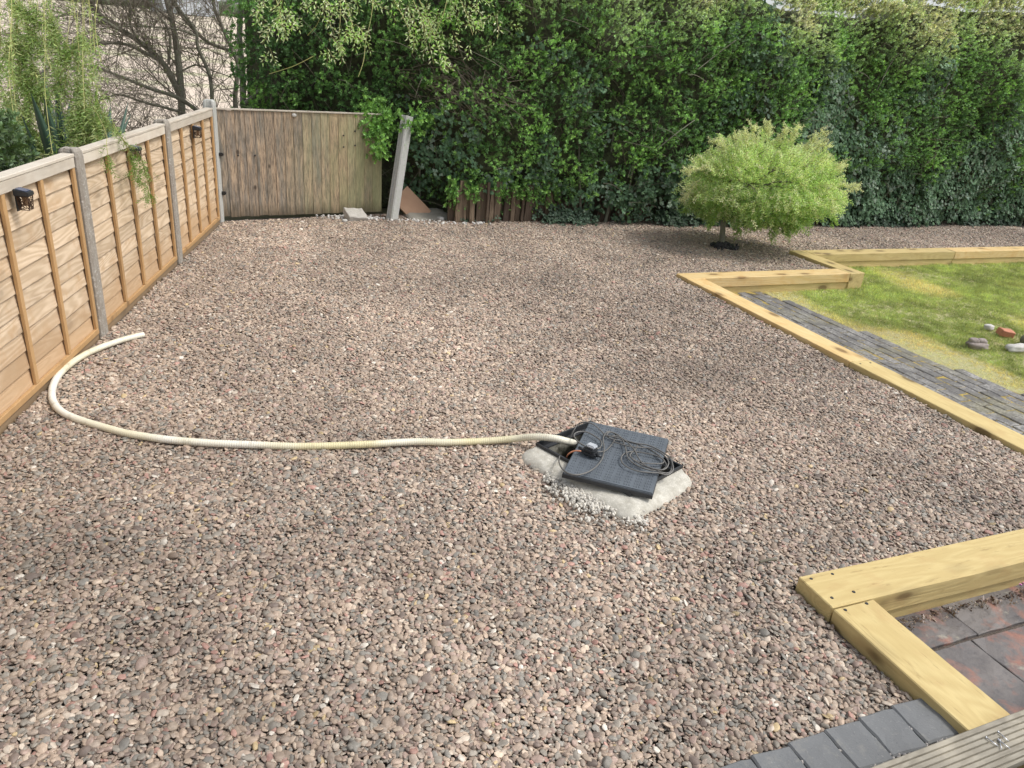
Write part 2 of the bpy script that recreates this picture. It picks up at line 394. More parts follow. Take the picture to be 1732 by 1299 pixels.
def dir_euler(dirs, spin=None):
    out = np.zeros((len(dirs), 3), np.float32)
    for i, d in enumerate(dirs):
        q = Vector(d).to_track_quat('Z', 'Y') @ Quaternion((0, 0, 1), spin[i] if spin is not None else random.uniform(0, 6.28))
        out[i] = q.to_euler()
    return out
def leaf_cluster(name, leaves, mat, stem=None):
    """leaves: list of (pos, dir, normal, length, width, shade)"""
    V, F, S = [], [], []
    for pos, d, nrm, L, W, sh in leaves:
        pos = Vector(pos); d = Vector(d).normalized(); s = d.cross(Vector(nrm)); s = s.normalized() if s.length > 1e-4 else d.orthogonal().normalized(); up = s.cross(d)
        b = len(V)
        V += [pos, pos+d*L*.42+s*W*.5+up*W*.16, pos+d*L-up*L*.10, pos+d*L*.42-s*W*.5+up*W*.16, pos+d*L*.45]
        F += [(b, b+1, b+4), (b+4, b+1, b+2), (b, b+4, b+3), (b+4, b+2, b+3)]; S += [sh]*4
    if stem:
        for pts, r in stem:
            f0 = len(F); tube_data([Vector(p) for p in pts], r, 3, False, V, F); S += [(.55, .42, .30)]*(len(F)-f0)
    me = mesh(name, V, F)
    a = me.attributes.new('leafv', 'FLOAT_COLOR', 'FACE'); arr = np.ones((len(F), 4), np.float32); arr[:, :3] = S; a.data.foreach_set('color', arr.ravel())
    return proto(name, me, mat)
def rsh(a=.75, b=1.25, y=.08):
    s = random.uniform(a, b); k = random.uniform(-y, y); return (s*(1+k), s, s*(1-k))

# prototypes of sprigs ---------------------------------------------------------
def sprig(name, n, L, W, H, spread, mat, tips=1.0):
    lv = []; lean = Vector((random.uniform(-.25, .25), random.uniform(-.25, .25), 1)).normalized()
    for i in range(n):
        t = (i+1)/n; a = i*2.4+random.uniform(-.4, .4)
        out_ = Vector((math.cos(a), math.sin(a), 0)); d = (out_*spread*(1.25-.5*t)+Vector((0, 0, .35+.6*t))+Vector((random.uniform(-.3, .3), random.uniform(-.3, .3), random.uniform(-.25, .25)))).normalized()
        s = rsh(); f = 1+(tips-1)*max(0, t-.6)/.4
        lv.append((lean*H*t, d, (0, 0, 1) if d.z < .9 else (1, 0, 0), L*random.uniform(.7, 1.2), W*random.uniform(.8, 1.15), tuple(x*f for x in s)))
    return leaf_cluster(name, lv, mat, [([Vector((0, 0, -.02)), lean*H*.5, lean*H], .0018)])
P_PRIVET = [sprig('privet_sprig', 15, .036, .019, .085, .8, M['leaf'], 1.35) for _ in range(8)]
P_SMALL = [sprig('small_sprig', 14, .024, .012, .075, .8, M['leaf'], 1.3) for _ in range(6)]
def ivy(name):
    lv = []
    for i in range(7):
        p = Vector((random.uniform(-.06, .06), random.uniform(-.06, .06), random.uniform(0, .03)))
        for k in range(3):   # three-lobed leaf
            a = random.uniform(0, .2)+(k-1)*.75; base = i*1.7
            d = Vector((math.cos(base+a), math.sin(base+a), .12)); L = random.uniform(.042, .055)*(1 if k == 1 else .72); s = rsh(.85, 1.15)
            lv.append((p, d, (random.uniform(-.2, .2), random.uniform(-.2, .2), 1), L, L*.62, s))
    return leaf_cluster(name, lv, M['leafgloss'])
P_IVY = [ivy('ivy_spray') for _ in range(6)]
def willow_piece(name, n=12, L=.06, W=.010, H=.16, mat=None):
    lv = []
    for i in range(n):
        t = (i+.5)/n; a = i*2.4; d = Vector((math.cos(a)*.75, math.sin(a)*.75, .55+random.uniform(-.3, .3)))
        lv.append((Vector((0, 0, H*t)), d, (math.sin(a), -math.cos(a), .6), L*random.uniform(.6, 1.2), W*random.uniform(.8, 1.2), rsh(.8, 1.25)))
    return leaf_cluster(name, lv, mat or M['leafsoft'], [([(0, 0, 0), (0, 0, H)], .0014)])
P_WILLOW = [willow_piece('willow_piece') for _ in range(6)]
P_VARIEG = [willow_piece('variegated_piece', 12, .040, .014, .10) for _ in range(6)]
def catkin_piece(name):
    lv = []
    for i in range(10):
        a = i*2.4; p = Vector((math.cos(a)*.02, math.sin(a)*.02, .02*i)); d = Vector((math.cos(a), math.sin(a), .9))
        for q in range(3):   # a fat catkin from three crossed blades
            nrm = Vector((math.cos(q*1.05), math.sin(q*1.05), .2)); s = random.uniform(.9, 1.2)
            lv.append((p, d, nrm, .055, .016, (s, s, s*.95)))
        if i % 2: lv.append((p, d+Vector((0, 0, -.7)), (0, 0, 1), .05, .02, (.6, 1.0, .25)))
    return leaf_cluster(name, lv, M['catkin'], [([(0, 0, -.03), (0, 0, .2)], .002)])
P_CATKIN = [catkin_piece('catkin_piece') for _ in range(4)]
def tuft(name, n=13, L=.05):
    lv = []
    for i in range(n):
        a = random.uniform(0, 6.28); p = Vector((random.uniform(-.03, .03), random.uniform(-.03, .03), -.003)); k = random.uniform(.1, 1.1)
        lv.append((p, (math.cos(a)*k, math.sin(a)*k, 1), (math.cos(a+1.5), math.sin(a+1.5), .2), L*random.uniform(.5, 1.2), .0042, rsh(.7, 1.35, .12)))
    return leaf_cluster(name, lv, M['grass'])
P_TUFT = [tuft('grass_tuft') for _ in range(8)]
def pebble(name, seed, sub=2):
    bm = bmesh.new(); bmesh.ops.create_icosphere(bm, subdivisions=sub, radius=1)
    o = seed*5.3
    for v in bm.verts:
        c = v.co.copy(); d = 1 + .34*noise.noise(c*1.1+Vector((o, o, 0))) + .22*noise.noise(c*2.2+Vector((0, o, o)))
        # a little squarish, as worn stones are
        q = (abs(c.x)**2.6+abs(c.y)**2.6+abs(c.z)**2.6)**(-1/2.6); v.co = c*(d*(.45+.55*q))
    me = bm_mesh(bm, name, True)
    return proto(name, me, M['pebble'])
P_PEB = [pebble('pebble_shape', i) for i in range(12)]

# ================================================================== GROUND
FA = Vector((-.667, 5.415, 0)); FB = Vector((.21, 8.905, 0)); FD = (FB-FA).normalized(); FL = Vector((-FD.y, FD.x, 0)); FA += FL*.055; FB += FL*.055   # fence line, and its far side
garden = [tuple((FA-FD*8).xy), tuple((FB+FD*.12).xy), (2.1, 9.45), (3.0, 9.4), (5.4, 9.1), (16.5, 9.1), (16.5, -4), (-2.5, -4)]
big = [(-40, -20), (-40, 45), (40, 45), (40, -20)]
me = poly_sheet(big, -.05, [garden])
terrain = link('ground', me, M['rough']); tag(terrain, 'rough dark soil under the hedge and behind the fence', 'ground', kind='structure')
# the field climbs gently away from the plot
V = []; F = []
S0, S1, ZF = 12, 330, 7.2
ring = lambda s, z: [(-s, -s, z), (-s, s, z), (s, s, z), (s, -s, z)]
fV = [(-40, -20, -.054), (-40, 45, -.054), (40, 45, -.054), (40, -20, -.054)]
fo = [(-500, -500, 2), (-500, 520, 10.8), (600, 520, 10.8), (600, -500, 2)]
fieldm = mesh('field', fV+fo, [(0, 4, 5, 1), (1, 5, 6, 2), (2, 6, 7, 3), (3, 7, 4, 0)])
bm = bmesh.new(); bm.from_mesh(fieldm)
bmesh.ops.recalc_face_normals(bm, faces=bm.faces)
for f in bm.faces:
    f.normal_update()
    if f.normal.z < 0: f.normal_flip()
bm.to_mesh(fieldm); bm.free()
o = link('field', fieldm, M['field']); tag(o, 'pale stubble field beyond the fence, rising to the horizon', 'field', kind='structure')
nearf = poly_sheet([(-39.9, -19.9), (-39.9, 44.9), (39.9, 44.9), (39.9, 12.2), (3.0, 11.8), (-1.4, 11.0), (-4.2, 4.0), (-5.5, -19.9)], -.045)
o = link('field_edge', nearf, M['field']); tag(o, 'near edge of the pale stubble field just past the willow', 'field', kind='structure')

# chamber opening (frame) in the gravel bed
Z = 5.094
mhp = lambda X, Y, z: G(860+X/Z, 690+Y/Z, z)
sa = math.atan2(-.67, .285)                                   # long axis of the surround
sx, sy = Vector((math.cos(sa), math.sin(sa), 0)), Vector((-math.sin(sa), math.cos(sa), 0))
MH = (Vector((1.455, 3.136, 0))+Vector((1.946, 3.433, 0))+Vector((2.231, 2.763, 0))+Vector((1.793, 2.525, 0)))/4
MHF = (mhp(245, 340, .06)+mhp(680, 135, .06)+mhp(1478, 475, .06)+mhp(1080, 715, .06))/4; MHF.z = 0
hw, hd = .31, .22                                             # half opening
def quad(c, a, b, z=0): return [c+sx*i*a+sy*j*b+Vector((0, 0, z)) for i, j in ((-1,-1), (1,-1), (1,1), (-1,1))]
hole = [(p.x, p.y) for p in quad(MHF, hw, hd)]
gravel_poly = [tuple((FA-FD*7.5).xy), tuple((FB+FD*.12).xy), (2.1, 9.45), (3.0, 9.4), (5.4, 9.1), (16.5, 9.1), (16.5, 7.08), (6.65, 7.08), (6.65, 6.28), (4.55, 6.28), (4.55, 1.80), (2.25, 1.80), (2.25, 1.2), (-2.3, 1.2)]
o = link('gravel_bed', poly_sheet(gravel_poly, -.016, [hole]), M['gravelbed']); tag(o, 'dark bedding soil under the gravel', 'ground', kind='structure')
o = link('lawn_bed', poly_sheet([(5.3, 6.2), (6.7, 6.2), (6.7, 7.0), (16.5, 7.0), (16.5, -3.9), (5.3, -3.9)], -.150), M['lawnsoil']); tag(o, 'soil and thatch showing between the grass of the lawn', 'ground', kind='structure')

# gravel -------------------------------------------------------------------------
def gravel_points(pitch, umin, umax, vmin, vmax, poly, zj):
    nu, nv = int((umax-umin)/pitch), int((vmax-vmin)/pitch)
    gu, gv = np.meshgrid(np.arange(nu), np.arange(nv)); n = gu.size
    u = umin+(gu.ravel()+rng.uniform(-.1, 1.1, n))*pitch; v = vmin+(gv.ravel()+rng.uniform(-.1, 1.1, n))*pitch
    k = inside(u, v, poly)
    # keep a wedge wide enough for a step to either side of the camera
    f = u*CF.x+v*CF.y; s = (u*CX.x+v*CX.y)
    k &= (np.abs(s+.1) < f*.80+1.3) & (f > .9)
    # out of the chamber
    du = u-MHF.x; dv = v-MHF.y; a = du*sx.x+dv*sx.y; b = du*sy.x+dv*sy.y
    k &= ~((np.abs(a) < hw+.05) & (np.abs(b) < hd+.05))
    u, v = u[k], v[k]; return u, v, rng.uniform(-zj, zj, len(u))
inner = [tuple((FA-FD*7.5-FL*.03).xy), tuple((FB-FL*.05).xy), (2.0, 9.32), (3.0, 9.3), (5.4, 9.1), (16.4, 9.1), (16.4, 7.16), (6.59, 7.16), (6.59, 6.36), (4.445, 6.36), (4.445, 1.90), (2.18, 1.90), (2.18, 1.266), (-2.2, 1.150)]
U_, V_, Zs, Sc, Kd = [], [], [], [], []
def add_layer(pitch, vr, size, zoff, zj):
    u, v, z = gravel_points(pitch, -2.4, 12.5, vr[0], vr[1], inner, zj)
    U_.append(u); V_.append(v); Zs.append(z+zoff); Sc.append(np.full(len(u), size))
add_layer(.0122, (1.1, 4.4), 1.0, -.006, .003)
add_layer(.0185, (1.1, 4.4), 1.16, .0, .003)
add_layer(.0150, (4.4, 9.3), 1.10, -.006, .003)
add_layer(.0215, (4.4, 9.3), 1.22, .0, .003)
u = np.concatenate(U_); v = np.concatenate(V_); z = np.concatenate(Zs); s = np.concatenate(Sc); n = len(u)
def vnoise(u, v, f, o):   # cheap smooth noise on arrays
    r = np.random.default_rng(int(o*10)+1); t = r.uniform(-1, 1, (64, 64))
    x = u*f+o*3.3; y = v*f+o*1.7; xi = np.floor(x).astype(int); yi = np.floor(y).astype(int); fx = x-xi; fy = y-yi
    fx = fx*fx*(3-2*fx); fy = fy*fy*(3-2*fy); T = lambda a, b: t[a % 64, b % 64]
    return (T(xi, yi)*(1-fx)+T(xi+1, yi)*fx)*(1-fy)+(T(xi, yi+1)*(1-fx)+T(xi+1, yi+1)*fx)*fy
z = z + .010*vnoise(u, v, 2.1, 1) + .006*vnoise(u, v, 5.5, 2)
pal = np.array([(.43,.335,.26), (.37,.29,.23), (.31,.255,.21), (.49,.40,.315), (.27,.25,.215), (.22,.215,.195), (.35,.26,.22), (.18,.14,.12), (.53,.46,.38), (.42,.24,.20), (.66,.62,.55), (.55,.43,.24)])
w0 = np.array([.22, .18, .14, .12, .08, .04, .09, .06, .04, .015, .01, .005]); w1 = np.array([.12, .11, .12, .08, .15, .13, .10, .07, .05, .028, .02, .012])
near = np.clip((3.4-(u*CF.x+v*CF.y))/1.4, 0, 1)*.8 + .35*vnoise(u, v, 1.1, 5)
near = np.clip(near, 0, 1)[:, None]
W = w0/w0.sum()*(1-near)+w1/w1.sum()*near; cw = W.cumsum(1); cw /= cw[:, -1:]
pick = (rng.random(n)[:, None] > cw).sum(1).clip(0, len(pal)-1)
pal = pal*.86+.14*np.array((.345,.285,.235)); tint = pal[pick]*(1+.13*rng.standard_normal(n))[:, None]
tint *= (1+.13*vnoise(u, v, 1.3, 7)+.10*vnoise(u, v, 4.0, 8))[:, None]
tint = (tint*np.array((.875, .852, .818))*(1+.18*vnoise(u, v, .5, 21)+.10*vnoise(u, v, 2.6, 22))[:, None]).clip(.03, .8)
size = np.exp(rng.normal(0, .30, n)).clip(.45, 2.2)*.0075*s
scl = np.stack([size*rng.uniform(1.0, 1.5, n), size*rng.uniform(.65, 1.05, n), size*rng.uniform(.25, .68, n)], 1)
eul = np.stack([rng.normal(0, .30, n), rng.normal(0, .30, n), rng.uniform(0, 6.283, n)], 1)
o = scatter('gravel', np.stack([u, v, z], 1), eul, scl, tint, P_PEB)
tag(o, 'pinkish brown gravel spread across the whole plot', 'gravel', kind='stuff')
N_GRAVEL = n

# pale chippings spilt along the front of the chamber surround
pts, tn, sc_ = [], [], []
for i in range(1300):
    t = random.gauss(.52, .30); off = abs(random.gauss(0, 1))*(.5+.6*max(0, nz((t, 0, 0), 4, 2)+.5))
    if t < -.05 or t > 1.08: continue
    base = mhp(330, 590, 0).lerp(mhp(1110, 900, 0), t)
    p = base + Vector((-.055, -.13, 0))*off + Vector((.05, .09, 0))*random.random()*.4
    pts.append((p.x, p.y, .012+random.uniform(-.004, .008))); g = random.uniform(.38, .68); tn.append((g, g*.94, g*.82)); q = random.uniform(.0045, .0115); sc_.append((q*1.25, q*.9, q*.65))
o = scatter('pale_chippings', pts, rng.uniform(0, 6, (len(pts), 3)), sc_, tn, P_PEB); tag(o, 'cream stone chippings spilt in front of the chamber surround', 'chippings', kind='stuff')
pts, tn, sc_ = [], [], []
for i in range(170):
    a = random.random()**1.4; b = G(560+250*a, 366+14*a, 0); p = b+Vector((random.gauss(0, .12), random.gauss(0, .045), 0))
    if p.y > 9.2: p.y = 9.2-random.random()*.2
    pts.append((p.x, p.y, .01)); g = random.uniform(.35, .68); tn.append((g, g*.95, g*.88)); q = random.uniform(.007, .02); sc_.append((q, q, q*.7))
o = scatter('concrete_crumbs', pts, rng.uniform(0, 6, (len(pts), 3)), sc_, tn, P_PEB); tag(o, 'crumbs of pale concrete strewn below the weathered panel', 'rubble', kind='stuff')

# ================================================================== FENCE
def fence_frame(): return math.atan2(FD.y, FD.x)
FROT = fence_frame()
def slat_mesh(L, seed):
    n = 30; V, F = [], []; rr = random.Random(seed)
    for i in range(n+1):
        x = -L/2+L*i/n; wv = .0035*noise.noise(Vector((x*2.3, seed*7.7, 0)))+.0015*noise.noise(Vector((x*9, seed, 3)))
        V += [(x, -.0145, wv), (x, -.0085, wv), (x, .003, .122), (x, -.001, .122)]
    for i in range(n):
        a = i*4; b = a+4
        F += [(a, b, b+3, a+3), (a+1, a+2, b+2, b+1), (a, a+1, b+1, b), (a+3, b+3, b+2, a+2)]
    F += [(0, 3, 2, 1), (n*4, n*4+1, n*4+2, n*4+3)]
    return mesh('slat', V, F)
def lap_panel(s0, s1, label, battens=4):
    L = s1-s0; c = FA+FD*((s0+s1)/2)
    t = thing('lap_fence', label, 'fence panel', (c.x, c.y, 0), (0, 0, FROT), 'lap fence panels along the left boundary')
    sm = [slat_mesh(L-.02, k+int(s0*10)) for k in range(4)]
    for me in sm: me.materials.append(M['lap'])
    for i in range(10):
        link('slat', sm[(i*3) % 4], None, t, (0, random.uniform(-.001, .001), .066+i*.1055), (random.uniform(-.01, .01), 0, random.uniform(-.0015, .0015)))
    bat = box(.034, .019, 1.075, .002); bat.materials.append(M['batten'])
    for i in range(battens+1):
        x = -L/2+.02+(L-.04)*i/battens
        link('batten', bat, None, t, (x, -.0265, .612), (0, random.uniform(-.004, .004), 0))
        link('batten', bat, None, t, (x, .0155, .612))
    link('top_rail', box(L-.01, .021, .062, .003), M['cap'], t, (0, -.0285, 1.142))
    link('back_rail', box(L-.01, .02, .05, .003), M['cap'], t, (0, .018, 1.148))
    link('capping', box(L, .075, .019, .003), M['cap'], t, (0, -.005, 1.1835))
    link('bottom_rail', box(L-.01, .022, .036, .003), M['batten'], t, (0, -.027, .055))
    g = link('gravel_board', box(L+.03, .03, .13, .003), M['gboard']); g.location = (c.x, c.y, -.030); g.rotation_euler = (0, 0, FROT)
    p = FL*-.012; g.location.x += p.x; g.location.y += p.y
    return t, g
def post_mesh(h=1.36, w=.10, d=.115, round_top=True):
    # section with the slots that hold the panels
    sec = [(-w/2+.012, -d/2), (w/2-.012, -d/2), (w/2, -d/2+.014), (w/2, -.030), (w/2-.02, -.030), (w/2-.02, .030), (w/2, .030), (w/2, d/2-.014), (w/2-.012, d/2),
           (-w/2+.012, d/2), (-w/2, d/2-.014), (-w/2, .030), (-w/2+.02, .030), (-w/2+.02, -.030), (-w/2, -.030), (-w/2, -d/2+.014)]
    V, F = [], []; n = len(sec)
    lv = [(0, 1), (.5*h, 1), (h-.05, 1), (h-.02, .93), (h-.006, .8), (h, .6)] if round_top else [(0, 1), (h*.5, 1), (h-.005, 1), (h, .97)]
    for z_, k in lv:
        for x, y in sec: V.append((x*k, y*k, z_))
    for i in range(len(lv)-1):
        for j in range(n): j2 = (j+1) % n; F.append((i*n+j, i*n+j2, (i+1)*n+j2, (i+1)*n+j))
    F.append(tuple(reversed(range(n)))); F.append(tuple((len(lv)-1)*n+j for j in range(n)))
    return mesh('post', V, F)
posts = [(-1.93, 'speckled concrete post at the near end of the lap fence', 'post'), (0, 'brown speckled concrete post between the nearest two lap panels', 'post'),
         (1.893, 'smooth concrete post in the middle of the lap fence', 'post'), (3.60, 'pale round-topped concrete post in the corner beside the weathered panel', 'post_pale')]
for s_, lab, mt in posts:
    p = FA+FD*s_; h = 1.36 if s_ < 3 else 1.41
    o = link('fence_post', post_mesh(h), M[mt], None, (p.x, p.y, -.14), (0, 0, FROT)); tag(o, lab, 'fence post', 'concrete fence posts of the left boundary')
    if s_ > 3:
        for zz in (.45, .86):
            b = link('hinge_pin', box(.05, .05, .035, .008, 2), M['iron'], o, (.02, -.075, zz))
            b2 = link('hinge_strap', box(.09, .008, .028, .002), M['iron'], o, (.055, -.07, zz-.005))
lp1, gb1 = lap_panel(-1.875, -.055, 'nearest tan lap panel, carrying the lantern closest to the camera')
lp2, gb2 = lap_panel(.055, 1.838, 'middle tan lap panel with the willow sprig hanging over it')
lp3, gb3 = lap_panel(1.948, 3.545, 'farthest tan lap panel, meeting the weathered panel in the corner')
for g, lab in ((gb1, 'brown gravel board below the nearest lap panel, beside the hose'), (gb2, 'brown gravel board below the middle lap panel'), (gb3, 'brown gravel board below the farthest lap panel')):
    tag(g, lab, 'gravel board', 'gravel boards below the lap panels')
lp0, gb0 = lap_panel(-3.8, -1.985, 'tan lap panel just outside the left edge of the picture')
tag(gb0, 'brown gravel board outside the left edge of the picture', 'gravel board', 'gravel boards below the lap panels')

# solar lanterns
def lantern(s_, z_, label):
    p = FA+FD*s_-FL*.040
    t = thing('solar_lantern', label, 'lantern', (p.x, p.y, z_), (0, 0, FROT), 'solar lanterns on the lap fence'); t.scale = (.8, .8, .8)
    bm = bmesh.new()
    vs = [bm.verts.new(q) for q in ((-.045,0,0), (.045,0,0), (.045,-.09,0), (-.045,-.09,0), (-.045,0,.045), (.045,0,.045), (.045,-.09,.026), (-.045,-.09,.026))]
    for f in ((0,1,2,3), (4,7,6,5), (0,4,5,1), (1,5,6,2), (2,6,7,3), (3,7,4,0)): bm.faces.new([vs[i] for i in f])
    bmesh.ops.bevel(bm, geom=bm.edges[:], offset=.004, segments=2, affect='EDGES')
    cap = link('cap', bm_mesh(bm, 'cap'), M['blackpl'], t)
    link('solar_panel', box(.068, .066, .003, .0005), M['solar'], cap, (0, -.045, .0385), (R(11.9), 0, 0))
    link('back_plate', box(.06, .006, .10, .001), M['blackpl'], t, (0, -.003, -.05))
    V, F = [], []; rr = random.Random(int(s_*100))
    top = [(-.036, -.014), (.036, -.014), (.036, -.082), (-.036, -.082)]; bot = [(x*.82, -.048+(y+.048)*.82) for x, y in top]; zb = -.088
    def P_(i, a, zt):
        x0, y0 = top[i]; x1, y1 = top[(i+1) % 4]; u0, v0 = bot[i]; u1, v1 = bot[(i+1) % 4]; k = zt/zb
        return Vector((x0+(x1-x0)*a, y0+(y1-y0)*a, 0)).lerp(Vector((u0+(u1-u0)*a, v0+(v1-v0)*a, 0)), k)+Vector((0, 0, zt))
    for i in range(4):
        tube_data([P_(i, 0, 0), P_(i, 0, zb)], .0028, 5, True, V, F); tube_data([P_(i, 0, zb), P_(i, 1, zb)], .0028, 5, True, V, F); tube_data([P_(i, 0, -.002), P_(i, 1, -.002)], .0028, 5, True, V, F)
        for _ in range(9): tube_data([P_(i, rr.random(), rr.uniform(0, zb)), P_(i, rr.random(), rr.uniform(0, zb))], .0016, 4, True, V, F)
        for a0, a1, z0, z1 in ((0, 1, 0, zb), (1, 0, -.01, zb*.7)): tube_data([P_(i, a0, z0), P_(i, a1, z1)], .0018, 4, True, V, F)
    link('cage', mesh('cage', V, F), M['wire'], t)
    link('diffuser', box(.03, .03, .06, .006, 2), M['lens'], t, (0, -.048, -.035))
    return t
lantern(-.84, 1.085, 'black topped wire lantern on the nearest lap panel')
lantern(.94, 1.09, 'black topped lantern half hidden by the overhanging willow sprig')
lantern(2.72, 1.06, 'small black topped lantern on the farthest lap panel')

# ---- weathered close-board panel across the corner
ga = Vector((.195, 9.005, 0)); gb = Vector((2.054, 9.338, 0)); gd = (gb-ga).normalized(); grot = math.atan2(gd.y, gd.x); GL = (gb-ga).length
t = thing('close_board_fence', 'weathered grey-brown close-board panel turning green at its right end', 'fence panel', (ga.x, ga.y, 0), (0, 0, grot))
nb = 18; bw = GL/nb
for i in range(nb):
    wdt = bw+.016; h0 = .03+random.uniform(-.006, .008); h1 = 1.165+random.uniform(-.003, .003)-.0*i
    V = [(0, 0, h0), (wdt, 0, h0), (wdt, .006, h0), (0, .014, h0), (0, 0, h1), (wdt, 0, h1), (wdt, .006, h1), (0, .014, h1)]
    V = [(x, y-(.006 if x == 0 else 0), z_) for x, y, z_ in V]
    me = mesh('board', V, [(0,1,5,4), (1,2,6,5), (2,3,7,6), (3,0,4,7), (4,5,6,7), (3,2,1,0)])
    link('board', me, M['feather'], t, (i*bw+random.uniform(-.001, .001), 0, 0), (0, random.uniform(-.002, .002), 0))
link('top_trim', box(GL, .045, .016, .002), M['cap'], t, (GL/2, .004, 1.176))
for zz in (.25, 1.0): link('back_rail', box(GL-.02, .04, .06, .002), M['feather'], t, (GL/2, .036, zz))
bm = bmesh.new(); bmesh.ops.create_uvsphere(bm, u_segments=14, v_segments=8, radius=.022); bmesh.ops.scale(bm, vec=(1.25, .5, .9), verts=bm.verts)
link('screw_cap', bm_mesh(bm, 'cap', True), M['stonepale'], t, (.85, -.016, 1.135))
bolt = box(.018, .012, .018, .004); bolt.materials.append(M['iron'])
for x, zz in ((1.42, .93), (1.56, .98), (1.42, .80), (1.56, .82), (.22, .70), (.40, .70)): link('bolt', bolt, None, t, (x, -.014, zz))

# leaning concrete post, board, block, rubble
b0 = G(660, 372, 0); lean = thing
top = D(678, 192, 1)
o = link('leaning_post', post_mesh(1.24, .125, .10, False), M['post_pale'], None, (2.13, 9.04, -.03), (Matrix.Rotation(R(9), 3, 'Y') @ Matrix.Rotation(R(-5), 3, 'X') @ Matrix.Rotation(R(34), 3, 'Z')).to_euler()); tag(o, 'pale grey slotted concrete post leaning into the hedge beside the weathered panel', 'concrete post')
o = link('broken_slab', box(.27, .42, .028, .004, 1, 'c', .002, 2), M['rustboard'], None, (2.42, 9.20, .13), (R(58), R(-38), R(20))); tag(o, 'rusty brown square slab tilted on its corner behind the leaning post', 'slab')
# lump of concrete
def rock(name, sx_, sy_, sz_, seed, mat, loc, rot=(0,0,0), amp=.22, sub=3, cut=None):
    bm = bmesh.new(); bmesh.ops.create_icosphere(bm, subdivisions=sub, radius=1)
    for v_ in bm.verts:
        c = v_.co.copy(); q = (abs(c.x)**4+abs(c.y)**4+abs(c.z)**4)**(-.25)
        d = 1+amp*noise.noise(c*1.3+Vector((seed*3.1, seed, 0)))+amp*.5*noise.noise(c*3.1+Vector((0, seed*2.3, seed)))
        v_.co = c*q*d*.86; v_.co.x *= sx_; v_.co.y *= sy_; v_.co.z *= sz_
    me = bm_mesh(bm, name, True)
    return link(name, me, mat, None, loc, rot)
p = G(600, 372, 0)
o = link('concrete_lump', box(.24, .19, .075, .008, 1, 'c', .014, 3, 5), M['block'], None, (p.x+.01, p.y+.03, .055), (R(24), R(5), R(14))); tag(o, 'broken pale concrete lump lying below the weathered panel', 'rubble')
o = rock('concrete_haunch', .34, .22, .09, 9, M['haunch'], (2.62, 9.16, -.02), (R(12), 0, R(12)), .2); tag(o, 'low mound of old grey concrete behind the rusty slab', 'rubble')
for i, (x, y, s_, lab) in enumerate(((583, 375, .03, 'small pale crumb of concrete left of the broken lump'), (628, 371, .025, 'small pale crumb of concrete right of the broken lump'), (745, 372, .04, 'pale stone at the foot of the hedge right of the rusty slab'), (812, 379, .03, 'small white stone in front of the old timber stubs'))):
    p = G(x, y, 0); o = rock('stone', s_*1.3, s_, s_*.7, 20+i, M['stonepale'], (p.x, p.y, s_*.4), (0, 0, i), .2, 2); tag(o, lab, 'stone')

# old timber stubs at the hedge foot
t = thing('timber_stubs', 'rotten brown fence boards standing at the foot of the hedge', 'old fence', (0, 0, 0))
x = 762
for w_px in (10, 7, 13, 6, 9, 17, 5, 8, 11, 6, 14, 7, 9, 5, 12, 8, 6, 10, 12):
    p = G(x+w_px/2, 378+random.uniform(-1, 1.5), 0); wd = w_px/1275*9.7; hgt = random.uniform(.36, .56)
    me = box(wd*.97, .035, hgt, .004, 1, 'b', .011, 4, int(x)); link('board', me, M['reed'], t, (p.x, p.y+.10+random.uniform(-.02, .03), -.03), (random.uniform(-.03, .03), random.uniform(-.03, .03), random.uniform(-.15, .15)))
    x += w_px
def reed_bundle(px0, px1, hgt, n, leanv, label):
    V, F = [], []
    for i in range(n):
        x = random.uniform(px0, px1); p = G(x, 380, 0)+Vector((0, .22+random.uniform(-.08, .1), 0)); h = hgt*random.uniform(.6, 1.1)
        q = p+Vector((leanv*h+random.uniform(-.04, .04), random.uniform(-.03, .05), h)); mid_ = p.lerp(q, .5)+Vector((random.uniform(-.01, .01), 0, 0))
        tube_data([p, mid_, q], [.006, .005, .003], 4, True, V, F)
    o = link('dry_reeds', mesh('reeds', V, F), M['reed']); tag(o, label, 'dry stems', kind='stuff'); return o
reed_bundle(930, 1010, .3, 130, .0, 'short dry brown stems under the hedge beside the timber stubs')
reed_bundle(1020, 1045, .34, 110, .05, 'pale dead stems in the dark gap under the hedge')
reed_bundle(1050, 1105, .62, 260, .22, 'tall brown dead stems leaning under the hedge left of the small willow')

# ================================================================== TIMBER SLEEPERS
def sleeper(u0, u1, v0, v1, ztop, label, mat='sleeper', h=.1, screws=()):
    L = max(u1-u0, v1-v0); W_ = min(u1-u0, v1-v0); along_u = (u1-u0) > (v1-v0)
    t = link('sleeper', box(L-.003, W_-.002, h, .004, 1, 'c', .003, 5, int(abs(u0*10+v0*7))), M[mat], None, ((u0+u1)/2, (v0+v1)/2, ztop-h/2), (0, 0, 0 if along_u else R(90)))
    tag(t, label, 'sleeper', 'treated timber sleepers edging the gravel')
    for a, b in screws:
        lx = a if along_u else b; ly = b if along_u else -a
        sc1 = link('screw', SCREW, None, t, (0, 0, 0)); q = Vector((a-(u0+u1)/2, b-(v0+v1)/2)); q = q if along_u else Vector((q.y, -q.x)); sc1.location = (q.x, q.y, h/2+.0005)
    return t
bm = bmesh.new(); bmesh.ops.create_cone(bm, segments=10, radius1=.008, radius2=.006, depth=.003, cap_ends=True); SCREW = bm_mesh(bm, 'screw'); SCREW.materials.append(M['iron'])
EZ = .06
scr = [G(x, y, EZ) for x, y in ((1372, 979), (1408, 971), (1407, 1011), (1444, 1001))]
